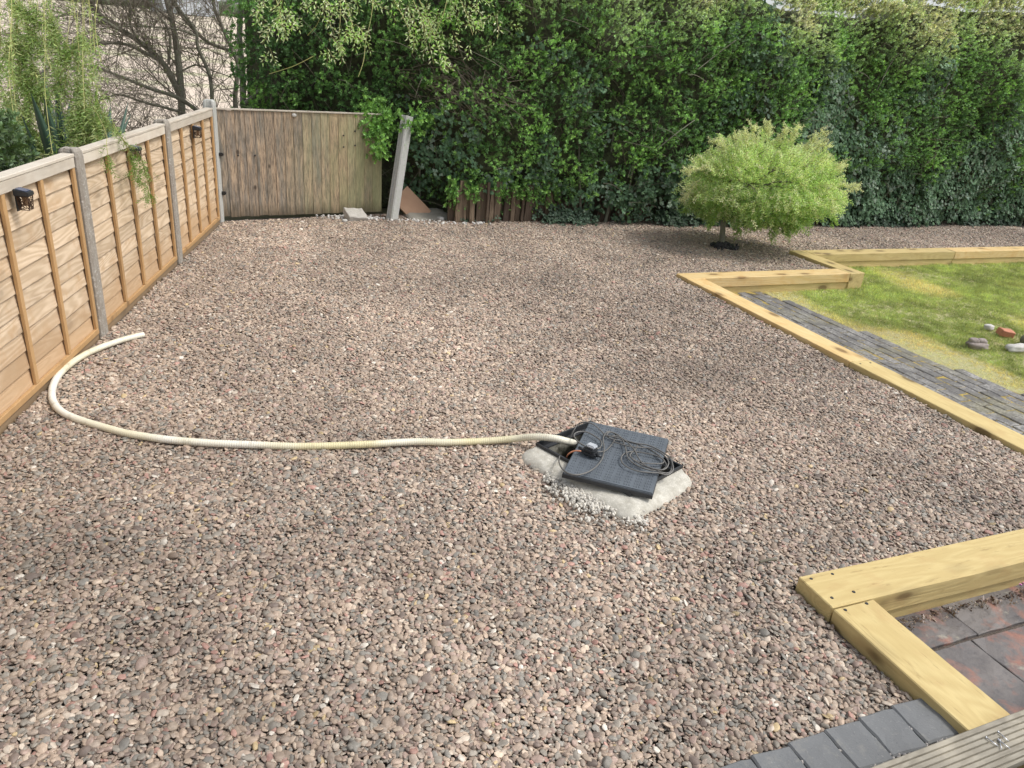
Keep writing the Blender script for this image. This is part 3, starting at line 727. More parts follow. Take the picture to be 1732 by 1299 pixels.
sleeper(2.19, 4.59, 1.690, 1.890, EZ, 'broad yellow foreground sleeper running off the right edge, four screws at its end', screws=[(p.x, p.y) for p in scr])
scr = [G(x, y, EZ) for x, y in ((1466, 1020), (1430, 1031))]
sleeper(2.19, 2.40, .96, 1.687, EZ-.002, 'short yellow sleeper running from the broad foreground one to the grooved deck', screws=[(p.x, p.y) for p in scr])
sleeper(2.41, 4.58, 1.702, 1.888, -.042, 'lower sleeper below the broad foreground one, next to the slate patio', h=.08)
AZ = .035
scr = [G(x, y, AZ) for x, y in ((1424, 590), (1441, 600), (1462, 612), (1478, 603))]
sleeper(4.46, 4.66, 3.94, 6.130, AZ, h=.18, label= 'long weathered sleeper beside the path, farther one of the pair in line', mat='sleeper_dry')
sleeper(4.46, 4.66, 1.54, 3.937, AZ, h=.18, label='long pale sleeper beside the path, nearer one of the pair, running off the right edge', mat='sleeper', screws=[(4.51, 3.88), (4.61, 3.88)])
sleeper(4.46, 6.60, 6.133, 6.340, AZ, 'orange sleeper across the head of the path', 'sleeper_dry')
sleeper(4.67, 6.81, 6.150, 6.335, AZ-.103, 'lower sleeper with drip marks at the head of the path', 'sleeper')
sleeper(6.603, 6.81, 6.133, 7.150, AZ, h=.18, label='short sleeper turning the corner on the lawn, dark end grain facing the grass', mat='sleeper')
sleeper(6.813, 9.2, 6.943, 7.150, AZ, 'first sleeper along the back of the lawn, left end at the corner', 'sleeper')
sleeper(6.813, 9.2, 6.955, 7.14, AZ-.103, 'lower sleeper under the first one at the back of the lawn', 'sleeper')
sleeper(9.203, 11.6, 6.943, 7.150, AZ, 'second sleeper along the back of the lawn, running off the right edge', 'sleeper_dry')
sleeper(9.203, 11.6, 6.955, 7.14, AZ-.103, 'lower sleeper under the second one at the back of the lawn', 'sleeper')

# ================================================================== PATH, PATIO, EDGING, DECK
def path_edge(v_): return np.interp(v_, [2.0, 3.46, 4.03, 4.9, 5.6, 6.18], [5.95, 5.83, 5.68, 5.62, 5.52, 5.45])
path = link('path', poly_sheet([(4.6, 1.2), (4.6, 6.2), (5.42, 6.2), (5.46, 5.6), (5.56, 4.9), (5.62, 4.03), (5.76, 3.46), (5.88, 2.0), (5.9, 1.2)], -.1335), M['moss']); tag(path, 'grey block path between the long sleepers and the lawn, moss in its joints', 'path', kind='structure')
pb = [box(.200, .100, .06, .006, 1, 'c', .003, 1, i) for i in range(5)]
for me in pb: me.materials.append(M['pathblock'])
row = 0; v_ = 2.25
for row in range(19):
    vv = 2.3+row*.207
    for cix in range(12):
        uu = 4.72+cix*.108; v2 = vv+(.1 if cix % 2 else 0)
        if uu+.03 > path_edge(v2) or v2 > 6.08: continue
        link('paving_block', random.choice(pb), None, path, (uu+random.uniform(-.003, .003), v2+random.uniform(-.003, .003), -.158+random.uniform(-.004, .004)), (random.gauss(0, .012), random.gauss(0, .012), R(90)+random.gauss(0, .015)))
patio = link('patio', poly_sheet([(2.3, 1.80), (5.3, 1.80), (5.3, -3.9), (-2.4, -3.9), (-2.4, 1.2), (2.3, 1.2)], -.112), M['gravelbed']); tag(patio, 'slate patio at the bottom right corner', 'patio', kind='structure')
def slab(u0, u1, v0, v1, seed):
    me = box(u1-u0-.006, v1-v0-.010, .04, .003, 1, 'c', .006, 7, seed); link('slab', me, M['slab'], patio, ((u0+u1)/2, (v0+v1)/2, -.117), (random.gauss(0, .004), random.gauss(0, .004), 0))
rows = [(1.515, 1.80, [2.27, 2.866, 3.47, 4.07, 4.67, 5.27]), (.90, 1.505, [2.27, 2.80, 3.40, 4.0, 4.6, 5.2]), (.30, .89, [2.27, 2.87, 3.47, 4.07, 4.67, 5.27])]
k_ = 0
for v0, v1, us in rows:
    for a, b in zip(us[:-1], us[1:]): slab(a, b, v0, v1, k_+11); k_ += 1
# block edging
edg = link('path_edging', poly_sheet([(-1.2, .88), (-1.2, 1.165), (2.185, 1.258), (2.185, .88)], .010), M['gravelbed']); tag(edg, 'row of slate grey blocks edging the gravel in front of the deck', 'edging', kind='structure')
eb = [box(.148, .160, .06, .006, 1, 'c', .005, 3, i+40) for i in range(4)]
for me in eb: me.materials.append(M['paver'])
for i in range(21):
    uu = 2.128-i*.1515
    link('paving_block', eb[i % 4], None, edg, (uu, 1.178-.008*i*.5+random.uniform(-.003, .003), -.006+random.uniform(-.002, .002)), (random.gauss(0, .01), random.gauss(0, .01), R(-1.5)+random.gauss(0, .012)))
    link('paving_block', eb[(i+2) % 4], None, edg, (uu-.05, 1.012-.008*i*.5, -.016), (random.gauss(0, .01), random.gauss(0, .01), R(-1.5)+random.gauss(0, .012)))
# grit in the edging joints
pts = [(random.uniform(.9, 2.17), random.choice([1.095, 1.095, 1.17])+random.gauss(0, .012), .014) for _ in range(700)]
o = scatter('joint_grit', pts, rng.uniform(0, 6, (len(pts), 3)), [(q, q, q*.7) for q in rng.uniform(.003, .008, len(pts))], [(g, g*.93, g*.86) for g in rng.uniform(.2, .45, len(pts))], P_PEB); tag(o, 'grit and crumbs in the joints of the grey blocks', 'grit', kind='stuff')
# deck
dk = thing('deck', 'grey weathered grooved decking at the bottom right corner', 'deck', (1.738, 1.056, 0), (0, 0, R(1.25)))
def groove_board(L, W_, T):
    prof = [(0, 0), (0, -W_)]; top = []
    prof = [(-.0, 0.0)]; y = 0; n = 7; pit = (W_-.012)/n
    pl = [(0, -T), (0, -.004), (-.004, 0)]
    for i in range(n):
        y0 = -.006-i*pit; pl += [(y0-pit*.62, 0), (y0-pit*.70, -.0075), (y0-pit*.88, -.0075), (y0-pit*.96, 0)]
    pl += [(-W_+.003, 0), (-W_, -.004), (-W_, -T)]
    n = len(pl); V, F = [], []; seg = 24
    for i in range(seg+1):
        x = -L/2+L*i/seg; wv = .0012*noise.noise(Vector((x*4, W_, 0)))
        for a, b in pl: V.append((x, a+wv, b))
    for i in range(seg):
        for j in range(n): j2 = (j+1) % n; F.append((i*n+j, (i+1)*n+j, (i+1)*n+j2, i*n+j2))
    F.append(tuple(range(n))); F.append(tuple(seg*n+j for j in reversed(range(n))))
    bm = bmesh.new(); bm.from_mesh(mesh('g', V, F)); return bm_mesh(bm, 'deck_board')
gm = groove_board(4.2, .142, .028); gm.materials.append(M['deck'])
for i in range(4): link('board', gm, None, dk, (.4, -i*.162, .08-.006*(i > 0)))
link('fascia', box(4.1, .02, .09, .002), M['deck'], dk, (.4, -.016, .005))
for x in (-1.2, -.4, .4, 1.2, 2.0): link('joist', box(.045, .6, .085, .002), M['gboard'], dk, (x, -.33, .008))
# loose screws on the deck
bm = bmesh.new(); bmesh.ops.create_cone(bm, segments=8, radius1=.0021, radius2=.0012, depth=.036, cap_ends=True)
r_ = bmesh.ops.create_cone(bm, segments=10, radius1=.0022, radius2=.0052, depth=.004, cap_ends=True, matrix=Matrix.Translation((0, 0, -.0195)) @ Matrix.Rotation(math.pi, 4, 'X'))
LS = bm_mesh(bm, 'screw', True); LS.materials.append(M['steel'])
zz = 3.833
cropp = lambda X, Y: G(1480+X/zz, 960+Y/zz, .085)
for (xa, ya, xb, yb), lab in (((812, 1078, 858, 1120), 'loose steel screw on the deck, upper one of the four'), ((735, 1112, 790, 1152), 'loose steel screw on the deck, leftmost of the four'),
                       ((808, 1128, 820, 1178), 'loose steel screw on the deck, upright one in the bottom pair'), ((812, 1126, 866, 1168), 'loose steel screw on the deck, lower right of the four')):
    a, b = cropp(xa, ya), cropp(xb, yb); d_ = (b-a).normalized()
    o = link('loose_screw', LS, None, None, (a+b)/2, d_.to_track_quat('Z', 'Y').to_euler()); o.location.z = .0855; tag(o, lab, 'screw', 'loose screws on the deck')

# ================================================================== CHAMBER, COVER, HOSE, CABLE
def rrect(a, b, r, n=5):
    o_ = []
    for cx_, cy_, a0 in ((a-r, b-r, 0), (-a+r, b-r, 90), (-a+r, -b+r, 180), (a-r, -b+r, 270)):
        for i in range(n+1): an = R(a0+90*i/n); o_.append((cx_+r*math.cos(an), cy_+r*math.sin(an)))
    return o_
ch = thing('inspection_chamber', 'grey mortar surround of the open drain chamber in the gravel', 'drain chamber', (MHF.x, MHF.y, 0), (0, 0, sa))
off = MH-MHF; ol = Vector((off.dot(sx), off.dot(sy)))
loops = []
for (a, b, r, z_, k) in ((.40, .31, .10, -.05, 1), (.392, .302, .10, .006, 1), (.372, .282, .08, .030, .95), (.340, .255, .05, .043, .6), (hw+.006, hd+.006, .012, .048, 0)):
    loops.append([(x+ol.x*k, y+ol.y*k, z_) for x, y in rrect(a, b, r, 6)])
V, F = [], []; n_ = len(loops[0])
# refine each ring so the mortar can be lumpy
def dens(lp, m_=3):
    o_ = []
    for i, p in enumerate(lp):
        q = lp[(i+1) % len(lp)]
        for j in range(m_): o_.append(tuple(p[c]+(q[c]-p[c])*j/m_ for c in range(3)))
    return o_
loops = [dens(l, 4) for l in loops]; n_ = len(loops[0])
for li, lp in enumerate(loops):
    for x, y, z_ in lp:
        q = noise.noise_vector(Vector((x*5, y*5, z_*5)))*(.014 if li < 4 else 0)+noise.noise_vector(Vector((x*19, y*19, 3)))*(.008 if li < 4 else 0); V.append((x+q.x, y+q.y, z_+q.z*.6))
for i in range(len(loops)-1):
    for j in range(n_): j2 = (j+1) % n_; F.append((i*n_+j, i*n_+j2, (i+1)*n_+j2, (i+1)*n_+j))
link('surround', mesh('surround', V, F, True), M['mortar'], ch)
# black frame: raised lip round the opening, then the shaft
def ring_mesh(secs):
    V, F = [], []; m_ = 4
    for a, b, z_ in secs: V += [(-a, -b, z_), (a, -b, z_), (a, b, z_), (-a, b, z_)]
    for i in range(len(secs)-1):
        for j in range(4): j2 = (j+1) % 4; F.append((i*4+j, i*4+j2, (i+1)*4+j2, (i+1)*4+j))
    return mesh('ring', V, F)
link('frame', ring_mesh([(hw+.008, hd+.008, .05), (hw+.008, hd+.008, .066), (hw-.002, hd-.002, .066), (hw-.004, hd-.004, .035), (hw-.028, hd-.028, .033), (hw-.03, hd-.03, -.02)]), M['blackpl'], ch)
link('shaft', ring_mesh([(hw-.031, hd-.031, .030), (hw-.033, hd-.033, -.40), (.001, .001, -.401)]), M['chamber'], ch)
# cover lying across the opening
c0, c1, c2, c3 = [mhp(X, Y, .1) for X, Y in ((480, 530), (1248, 712), (1380, 268), (690, 135))]
cc = (c0+c1+c2+c3)/4; cdir = (c2-c1); ca = math.atan2(cdir.y, cdir.x)
cv = thing('drain_cover', 'dark grey ribbed plastic cover lying askew over the chamber', 'drain cover', (cc.x, cc.y, .064), (R(.6), R(-.8), ca))
LX, LY = .60, (c1-c0).length
link('plate', box(LX, LY, .034, .004, 2), M['cover'], cv, (0, 0, .017))
V, F = [], []
nx, ny = 22, 34
for i in range(nx):
    for j in range(ny):
        if (j % 4) == 3: continue
        x = -LX/2+.025+(LX-.05)*i/(nx-1); y = -LY/2+.02+(LY-.04)*j/(ny-1); a, b = .0085, .0036
        if i % 7 == 6: a, b = .004, .0045
        k0 = len(V); V += [(x-a, y-b, .0335), (x+a, y-b, .0335), (x+a, y+b, .0335), (x-a, y+b, .0335), (x-a*.6, y-b*.6, .0372), (x+a*.6, y-b*.6, .0372), (x+a*.6, y+b*.6, .0372), (x-a*.6, y+b*.6, .0372)]
        F += [(k0, k0+1, k0+5, k0+4), (k0+1, k0+2, k0+6, k0+5), (k0+2, k0+3, k0+7, k0+6), (k0+3, k0, k0+4, k0+7), (k0+4, k0+5, k0+6, k0+7)]
o = link('tread_pattern', mesh('tread', V, F), M['cover'], cv); o['kind'] = 'stuff'
link('rim', ring_mesh([(LX/2-.002, LY/2-.002, .004), (LX/2+.003, LY/2+.003, .002), (LX/2+.003, LY/2+.003, .022), (LX/2-.001, LY/2-.001, .024)]), M['blackpl'], cv)
CT = .108        # top of the cover in the world
# hose
hp = [(243,566), (225,570), (200,577), (172,587), (145,599), (120,615), (100,634), (90,652), (88,670), (94,686), (110,700), (140,712), (180,724), (220,734), (280,743), (350,749), (420,752), (500,755), (560,754), (630,751), (700,747), (760,748), (820,746)]
HP = [G(x, y, .022) for x, y in hp] + [G(870, 742, .045), G(905, 739, .085), G(935, 741, .10), G(957, 746, .085), G(975, 751, .03), G(985, 756, -.06)]
sp = spline(HP, 70); rr = []; L_ = 0
# even out the spacing for the ribs
cum = [0]
for a, b in zip(sp[:-1], sp[1:]): cum.append(cum[-1]+(b-a).length)
tot = cum[-1]; NS = int(tot/.003); cum = np.array(cum); arr = np.array([tuple(p) for p in sp]); ss = np.linspace(0, tot, NS)
hq = [Vector((np.interp(s_, cum, arr[:, 0]), np.interp(s_, cum, arr[:, 1]), np.interp(s_, cum, arr[:, 2]))) for s_ in ss]
rad = [.0185+(.0012 if (i % 4) < 2 else .0002) for i in range(len(hq))]
V, F = tube_data(hq, rad, 12, False)
o = link('hose', mesh('hose', V, F, True), M['hose']); tag(o, 'long cream corrugated hose curling from the fence to the chamber', 'hose')
sol = o.modifiers.new('wall', 'SOLIDIFY'); sol.thickness = .002
# cable, coiled over the cover
def cp(X, Y, z): return mhp(X, Y, z)
t = thing('pump_cable', 'loose grey cable coiled over the drain cover, with an orange tail', 'cable')
cab = [[(520,280,.03), (560,200,.08), (600,140,.11), (660,122,.13), (730,140,.13), (790,190,.12), (840,240,.115), (900,270,.115), (980,285,.115), (1100,310,.115), (1220,360,.115), (1320,430,.115), (1360,500,.115), (1300,540,.115), (1200,530,.118), (1100,490,.118), (1030,430,.12), (1010,350,.12), (980,270,.12), (930,225,.12), (870,210,.12), (845,235,.118)],
       [(660,330,.13), (600,290,.12), (565,240,.12), (590,210,.12), (660,205,.12), (740,240,.12), (800,290,.12), (790,340,.12), (740,360,.13)],
       [(770,380,.12), (840,365,.112), (900,300,.112), (925,235,.112), (880,205,.115), (840,215,.115), (815,270,.115), (825,350,.115), (810,430,.115), (760,500,.116), (690,550,.118), (600,575,.120), (520,565,.118), (460,520,.105), (435,460,.085), (445,415,.06), (480,430,.0), (500,440,-.06)],
       [(850,240,.122), (950,260,.122), (1080,300,.122), (1200,320,.122), (1310,370,.122), (1390,430,.12), (1415,490,.12), (1415,540,.11), (1370,575,.10), (1290,560,.11), (1200,555,.112), (1100,540,.113), (1010,500,.113), (970,450,.113), (990,400,.114), (1060,375,.115), (1150,385,.115), (1250,405,.115), (1330,440,.115), (1330,475,.115), (1250,480,.116), (1140,470,.118), (1060,430,.12), (1050,400,.12), (1100,350,.12), (1110,320,.12)],
       [(900,290,.126), (1000,320,.126), (1100,340,.126), (1220,345,.126), (1330,400,.126), (1380,470,.126), (1340,530,.126), (1240,520,.124), (1170,490,.124), (1120,430,.124), (1090,370,.124), (1040,310,.124), (960,250,.124), (890,240,.124)],
       [(1400,450,.118), (1405,520,.11), (1380,560,.105), (1300,550,.114), (1210,515,.120), (1130,480,.121), (1070,440,.121), (1040,400,.118)]]
for k_, pth in enumerate(cab):
    pp = [cp(X, Y, z_+.0) for X, Y, z_ in pth]; link('cable', tube(spline(pp, 7), .0038, 6), M['cable'], t)
link('orange_lead', tube(spline([cp(625, 372, .125), cp(570, 370, .115), cp(520, 395, .09), cp(497, 440, .03), cp(490, 500, -.1)], 7), .0042, 6), M['orange_cable'], t)
p = cp(700, 400, CT+.0)
pl = thing('plug', 'black plug connector with a grey cap lying on the drain cover', 'plug', (p.x, p.y, CT), (0, 0, R(-60)))
link('lower_body', box(.085, .05, .022, .006, 2), M['blackpl'], pl, (0, 0, .011))
link('upper_body', box(.062, .052, .02, .006, 2), M['blackpl'], pl, (.0, 0, .032))
link('cap', box(.05, .04, .016, .005, 2), M['greypl'], pl, (.004, .004, .05))
link('gland', tube([Vector((-.04, 0, .012)), Vector((-.07, 0, .014))], [.011, .006], 10), M['blackpl'], pl)
link('gland', tube([Vector((.04, 0, .012)), Vector((.068, 0, .014))], [.011, .006], 10), M['blackpl'], pl)

# ================================================================== LAWN
lawn_poly = [(5.45, 6.14), (6.83, 6.14), (6.83, 6.94), (12.5, 6.94), (12.5, 2.0), (5.95, 2.0), (5.83, 3.46), (5.68, 4.03), (5.6, 4.9), (5.5, 5.6)]
n = 46000; u = rng.uniform(5.3, 12.5, n); v = rng.uniform(2, 6.94, n)
k = inside(u, v, lawn_poly); u, v = u[k], v[k]
f = u*CF.x+v*CF.y; s_ = u*CX.x+v*CX.y; k = (s_ < f*.8+1.0); u, v = u[k], v[k]; n = len(u)
edge = u-np.interp(v, [2.0, 3.46, 4.03, 4.9, 5.6, 6.18], [5.95, 5.83, 5.68, 5.6, 5.5, 5.45])
dry = np.clip(1-edge/.40+.6*vnoise(u, v, 2.6, 11), 0, 1)*np.clip((6.3-v)/.4, 0, 1)
drytop = np.clip(vnoise(u, v, 1.6, 12)*1.4-.25, 0, 1)*.8
dr = np.maximum(dry**.6, drytop)[:, None]
gcol = np.array((.42,.49,.20))*(1+.25*vnoise(u, v, 2.2, 13)+.28*vnoise(u, v, 8, 14)+.15*vnoise(u, v, 19, 16))[:, None]
gcol = gcol*(1-dr)+np.array((.92,.76,.46))*dr; gcol *= (1+.12*rng.standard_normal(n))[:, None]
h = rng.uniform(.5, 1.1, n)*(1-.55*dry)*(1+.3*vnoise(u, v, 3, 15)); keep = rng.random(n) > dry*.35
scl = np.stack([h*.9+.2, h*.9+.2, h*.8], 1)
o = scatter('grass', np.stack([u, v, np.full(n, -.15)], 1)[keep], np.stack([rng.normal(0, .15, n), rng.normal(0, .15, n), rng.uniform(0, 6.28, n)], 1)[keep], scl[keep], gcol.clip(.02, .8)[keep], P_TUFT)
tag(o, 'short green lawn with straw coloured dry patches', 'grass', kind='stuff')
# debris at the lawn's right edge
p = G(1652, 586, -.13)
bm = bmesh.new()
for (dx, dy, dz, a_, b_, c_, sd_) in ((0, 0, 0, .105, .07, .042, 31), (-.045, .01, .038, .045, .05, .038, 33), (.048, .015, .036, .048, .05, .04, 35)):
    r_ = bmesh.ops.create_icosphere(bm, subdivisions=3, radius=1)
    for v_ in r_['verts']:
        c = v_.co.copy(); q = (abs(c.x)**5+abs(c.y)**5+abs(c.z)**5)**(-.2); d = 1+.2*noise.noise(c*1.6+Vector((sd_, 0, 0)))+.14*noise.noise(c*4+Vector((0, sd_, 0)))
        v_.co = Vector((c.x*q*d*a_+dx, c.y*q*d*b_+dy, c.z*q*d*c_+dz))
o = link('stone', bm_mesh(bm, 'stone', True), M['stonegrey'], None, (p.x, p.y, -.12), (0, 0, R(-22)), (.8, .8, .8)); tag(o, 'brownish grey cleft lump of mortar on the lawn, nearest of the debris to the path', 'stone')
p = G(1672, 556, -.13); o = rock('stone', .052, .045, .03, 36, M['stonepale'], (p.x, p.y, -.115), (0, 0, R(10)), .2); tag(o, 'pale round stone on the lawn behind the orange brick', 'stone')
p = G(1700, 566, -.13); o = link('brick', box(.13, .09, .06, .004, 1, 'c', .007, 3, 3), M['brick'], None, (p.x, p.y, -.11), (R(8), R(6), R(-24))); tag(o, 'orange brick fragment lying on the lawn', 'brick')
p = G(1714, 592, -.13); o = rock('stone', .11, .05, .038, 41, M['stonepale'], (p.x+.03, p.y, -.11), (0, 0, R(-8)), .3); tag(o, 'long whitish stone on the lawn at the right edge of the picture', 'stone')
p = G(1735, 578, -.10); V, F = tube_data([p+Vector((-.06, -.03, .03)), p+Vector((.0, -.01, .03)), p+Vector((.16, .03, .02))], [.048, .052, .047], 14)
o = link('log', mesh('log', V, F, True), M['bark']); tag(o, 'short dark log with a black end, cut by the right edge of the picture', 'log')
# pink petals by the patio
for (x, y, lab) in ((1543, 1031, 'pink petals in the corner of the slate patio under the foreground sleeper'), (1728, 986, 'pink petal among dead leaves at the right edge of the slate patio')):
    p = G(x, y, -.09); V, F = [], []
    for i in range(5):
        a = i*1.2; b = len(V); q = Vector((p.x+(i-2)*.010, p.y+random.uniform(-.004, .004), -.092+random.uniform(0, .008)))
        dd = Vector((math.cos(a), math.sin(a), .2))*.011; ss_ = Vector((-math.sin(a), math.cos(a), .3))*.006
        V += [q-dd, q+ss_, q+dd, q-ss_]; F += [(b, b+1, b+2, b+3)]
    o = link('petal', mesh('petal', V, F), M['petal']); tag(o, lab, 'petal'); sm = o.modifiers.new('thick', 'SOLIDIFY'); sm.thickness = .001
# dead leaves along the sleeper
n = 170; pts = []; tn = []
for i in range(n):
    uu = random.uniform(2.42, 3.6); pts.append((uu, 1.672-abs(random.gauss(0, .022)), -.092+random.uniform(0, .01))); tn.append(random.choice([(.16,.10,.075), (.26,.18,.12), (.10,.07,.06), (.38,.29,.22), (.6,.52,.48)]))
o = scatter('dead_leaves', pts, rng.uniform(0, 6, (n, 3)), np.full((n, 3), .17)*rng.uniform(.5, 1.3, (n, 1)), tn, P_IVY); tag(o, 'dead leaves and bits gathered where the sleeper meets the slate', 'leaf litter', kind='stuff')
n = 60; pts = []
for i in range(n):
    p = G(random.uniform(1230, 1330), random.uniform(484, 492), -.14); pts.append((p.x, p.y, -.128))
o = scatter('path_litter', pts, rng.uniform(0, 6, (n, 3)), np.full((n, 3), .35), np.tile((.10,.06,.045), (n, 1)), P_IVY); tag(o, 'dead leaves at the head of the path', 'leaf litter', kind='stuff')
# stick on the gravel
a, b = G(1284, 951, .02), G(1313, 946, .03); o = link('stick', tube(spline([a, a.lerp(b, .5)+Vector((0, 0, .004)), b], 4), [.006]*9, 6), M['twiggrey']); tag(o, 'short pale stick lying on the gravel left of the foreground sleeper', 'stick')
a, b = G(560, 607, .012), G(470, 612, .012)

# ================================================================== SMALL WILLOW
tb = Vector((5.87, 7.485, 0))
tw = thing('small_willow', 'small round-headed variegated willow with pale yellow-green leaves, standing in the gravel', 'tree', tuple(tb))
def local(p): return p-tb
def at_depth(px, py, dd=0.0): # a point on the tree's own plane facing the camera
    d = ray(px, py); base = tb+CF*dd; nn = Vector((CF.x, CF.y, 0)).normalized(); k = (base-Vector((0, 0, CAM_H))).dot(nn)/d.dot(nn); return Vector((0, 0, CAM_H))+d*k
crown_c = at_depth(1288, 312)
trunk = spline([tb+Vector((0, 0, -.05)), at_depth(1222, 395), at_depth(1224, 372), at_depth(1232, 340)], 5)
link('trunk', mesh('t', *tube_data([local(p) for p in trunk], list(np.linspace(.037, .027, len(trunk))), 10), True), M['bark'], tw)
V, F = [], []; fork = trunk[-1]; tips = []
for i in range(26):
    a = random.uniform(0, 6.28); r_ = random.uniform(.5, .97); e_ = Vector((math.cos(a)*.93*r_, math.sin(a)*.75*r_, random.uniform(-.15, .5)))
    q = crown_c+e_; mid_ = fork.lerp(q, .5)+Vector((0, 0, .16)); sp_ = spline([fork, mid_, q], 6)
    tube_data([local(p) for p in sp_], list(np.linspace(.011, .002, len(sp_))), 4, True, V, F); tips += sp_[4:]
link('branches', mesh('b', V, F), M['twiggrey'], tw)
pts, dirs, tn, sc_ = [], [], [], []
while len(pts) < 5200:
    a = random.uniform(0, 6.28); cz = random.uniform(-1, 1); r_ = random.random()**.33; sxy = math.sqrt(1-cz*cz)
    sxy = sxy**.8; q = Vector((math.cos(a)*sxy*.88, math.sin(a)*sxy*.74, cz*(.45 if cz > 0 else .46)))
    q.rotate(Euler((0, 0, -YAW)))
    lump = 1+.22*nz(q, 2.4, 3)+.24*nz(q, 6.5, 8)
    dn = nz(q*r_, 5, 21)
    if dn < -.10 and random.random() < .85: continue
    p = crown_c+q*r_*lump
    if p.z < .12: continue
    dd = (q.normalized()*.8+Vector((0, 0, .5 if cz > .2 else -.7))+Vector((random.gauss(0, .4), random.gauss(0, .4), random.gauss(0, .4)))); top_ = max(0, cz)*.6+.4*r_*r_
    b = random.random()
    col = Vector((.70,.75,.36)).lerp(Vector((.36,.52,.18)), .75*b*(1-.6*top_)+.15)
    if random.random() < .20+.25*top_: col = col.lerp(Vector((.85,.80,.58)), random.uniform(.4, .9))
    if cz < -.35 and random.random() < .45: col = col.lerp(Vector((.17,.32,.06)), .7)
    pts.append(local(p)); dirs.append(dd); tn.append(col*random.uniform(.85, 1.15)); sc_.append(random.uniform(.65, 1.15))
# long shoots that break the outline
shoots = [((1310,250), (1330,222)), ((1300,240), (1298,212)), ((1280,250), (1272,212)), ((1345,262), (1395,225)), ((1370,260), (1400,245)), ((1375,290), (1425,285)), ((1385,310), (1445,322)), ((1390,330), (1435,330)), ((1205,285), (1162,290)), ((1190,340), (1155,362)), ((1245,262), (1205,240)), ((1380,335), (1412,378)), ((1300,370), (1306,408)), ((1340,372), (1345,388)), ((1350,285), (1402,268)), ((1255,262), (1243,230)), ((1210,360), (1200,385)), ((1280,372), (1275,388)), ((1330,252), (1350,218)), ((1365,275), (1405,300)), ((1185,305), (1160,330)), ((1230,262), (1218,248)), ((1400,320), (1452,318)), ((1395,300), (1432,278)), ((1388,345), (1420,352)), ((1350,270), (1388,236)), ((1200,330), (1158,338)), ((1215,290), (1180,268)), ((1325,375), (1332,398)), ((1250,375), (1246,398)), ((1265,250), (1258,226))]
V, F = [], []
for (x0, y0), (x1, y1) in shoots:
    dd = random.uniform(-.35, .2); a, b = at_depth(x0, y0, dd), at_depth(x1, y1, dd+random.uniform(-.15, .05)); sp_ = spline([a, a.lerp(b, .5)+Vector((0, 0, .03)), b], 5)
    tube_data([local(p) for p in sp_], list(np.linspace(.004, .0015, len(sp_))), 3, True, V, F)
    for i in range(40):
        t_ = random.uniform(.1, 1.02); p = a.lerp(b, t_)+Vector((0, 0, .03*math.sin(3.14*t_)))+Vector((random.gauss(0, .02), random.gauss(0, .02), random.gauss(0, .02)))
        pts.append(local(p)); dirs.append((b-a).normalized()*.8+Vector((random.gauss(0, .5), random.gauss(0, .5), random.gauss(0, .5))))
        col = Vector((.80,.76,.50)) if y1 < 345 else Vector((.34,.48,.13)); tn.append(col*random.uniform(.75, 1.15)); sc_.append(random.uniform(.4, .75))
link('shoots', mesh('s', V, F), M['twigyellow'], tw)
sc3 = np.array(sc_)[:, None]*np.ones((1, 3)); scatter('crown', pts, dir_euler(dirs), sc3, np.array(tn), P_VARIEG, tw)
# dark compost at its foot
pts = []; 
for i in range(420):
    r_ = abs(random.gauss(0, .07)); a = random.uniform(0, 6.28); pts.append((tb.x+r_*math.cos(a)*1.25, tb.y+r_*math.sin(a), .012+.045*math.exp(-(r_/.08)**2)+random.uniform(-.004, .006)))
o = scatter('compost_heap', pts, rng.uniform(0, 6, (len(pts), 3)), [(q, q*.8, q*.6) for q in rng.uniform(.010, .024, len(pts))], [(g, g*.95, g*.95) for g in rng.uniform(.012, .05, len(pts))], P_PEB); tag(o, 'black compost heaped round the foot of the small willow', 'compost', kind='stuff')

# ================================================================== HEDGE
def hedge_front(u_, z_):
    p = (u_, z_, 0)
    base = 8.52 if u_ > 5.5 else np.interp(u_, [-1, 1.2, 2.3, 3.2, 5.5], [10.2, 10.0, 9.45, 8.85, 8.55])
    b = base + .20*nz(p, .9, 1) + .11*nz(p, 2.2, 2) + .05*nz(p, 5, 3)
    if u_ < 5.6 and z_ < .65: b += (.65-z_)*(.32 if u_ > 2.6 else .2)*np.clip((5.9-u_)/.6, 0, 1)
    elif z_ < .22: b += (.22-z_)*.25
    if z_ > 2.3: b += (z_-2.3)*.28
    return b
def hedge_top(u_): return np.interp(u_, [-1, 2, 5, 6.5, 7.3, 8.8, 9.5, 16], [3.7, 3.6, 3.35, 3.08, 2.98, 2.98, 3.25, 3.5])+.10*nz((u_, 0, 0), 2.3, 9)
def col_mix(a, b, t_): return Vector(a).lerp(Vector(b), max(0, min(1, t_)))
hg = {}
specs = {'privet': (2.6, 'tall dense green hedge filling the back of the plot'), }
groups = [('left', .42, 2.35), ('mid', 2.35, 5.9), ('right', 5.9, 15.0)]
labels = {'left': ('evergreen_shrub', 'dark evergreen shrub rising behind the weathered close-board panel', 'shrub'),
          'mid': ('hedge', 'bright green bushy stretch of hedge overhanging the old timber stubs', 'hedge'),
          'right': ('hedge', 'tall clipped dark green hedge behind the small willow, running off the right edge', 'hedge')}
BRIGHT, MID, DARK, YELLOW, IVYC = (.27,.49,.13), (.165,.32,.095), (.080,.165,.058), (.58,.70,.38), (.105,.19,.095)
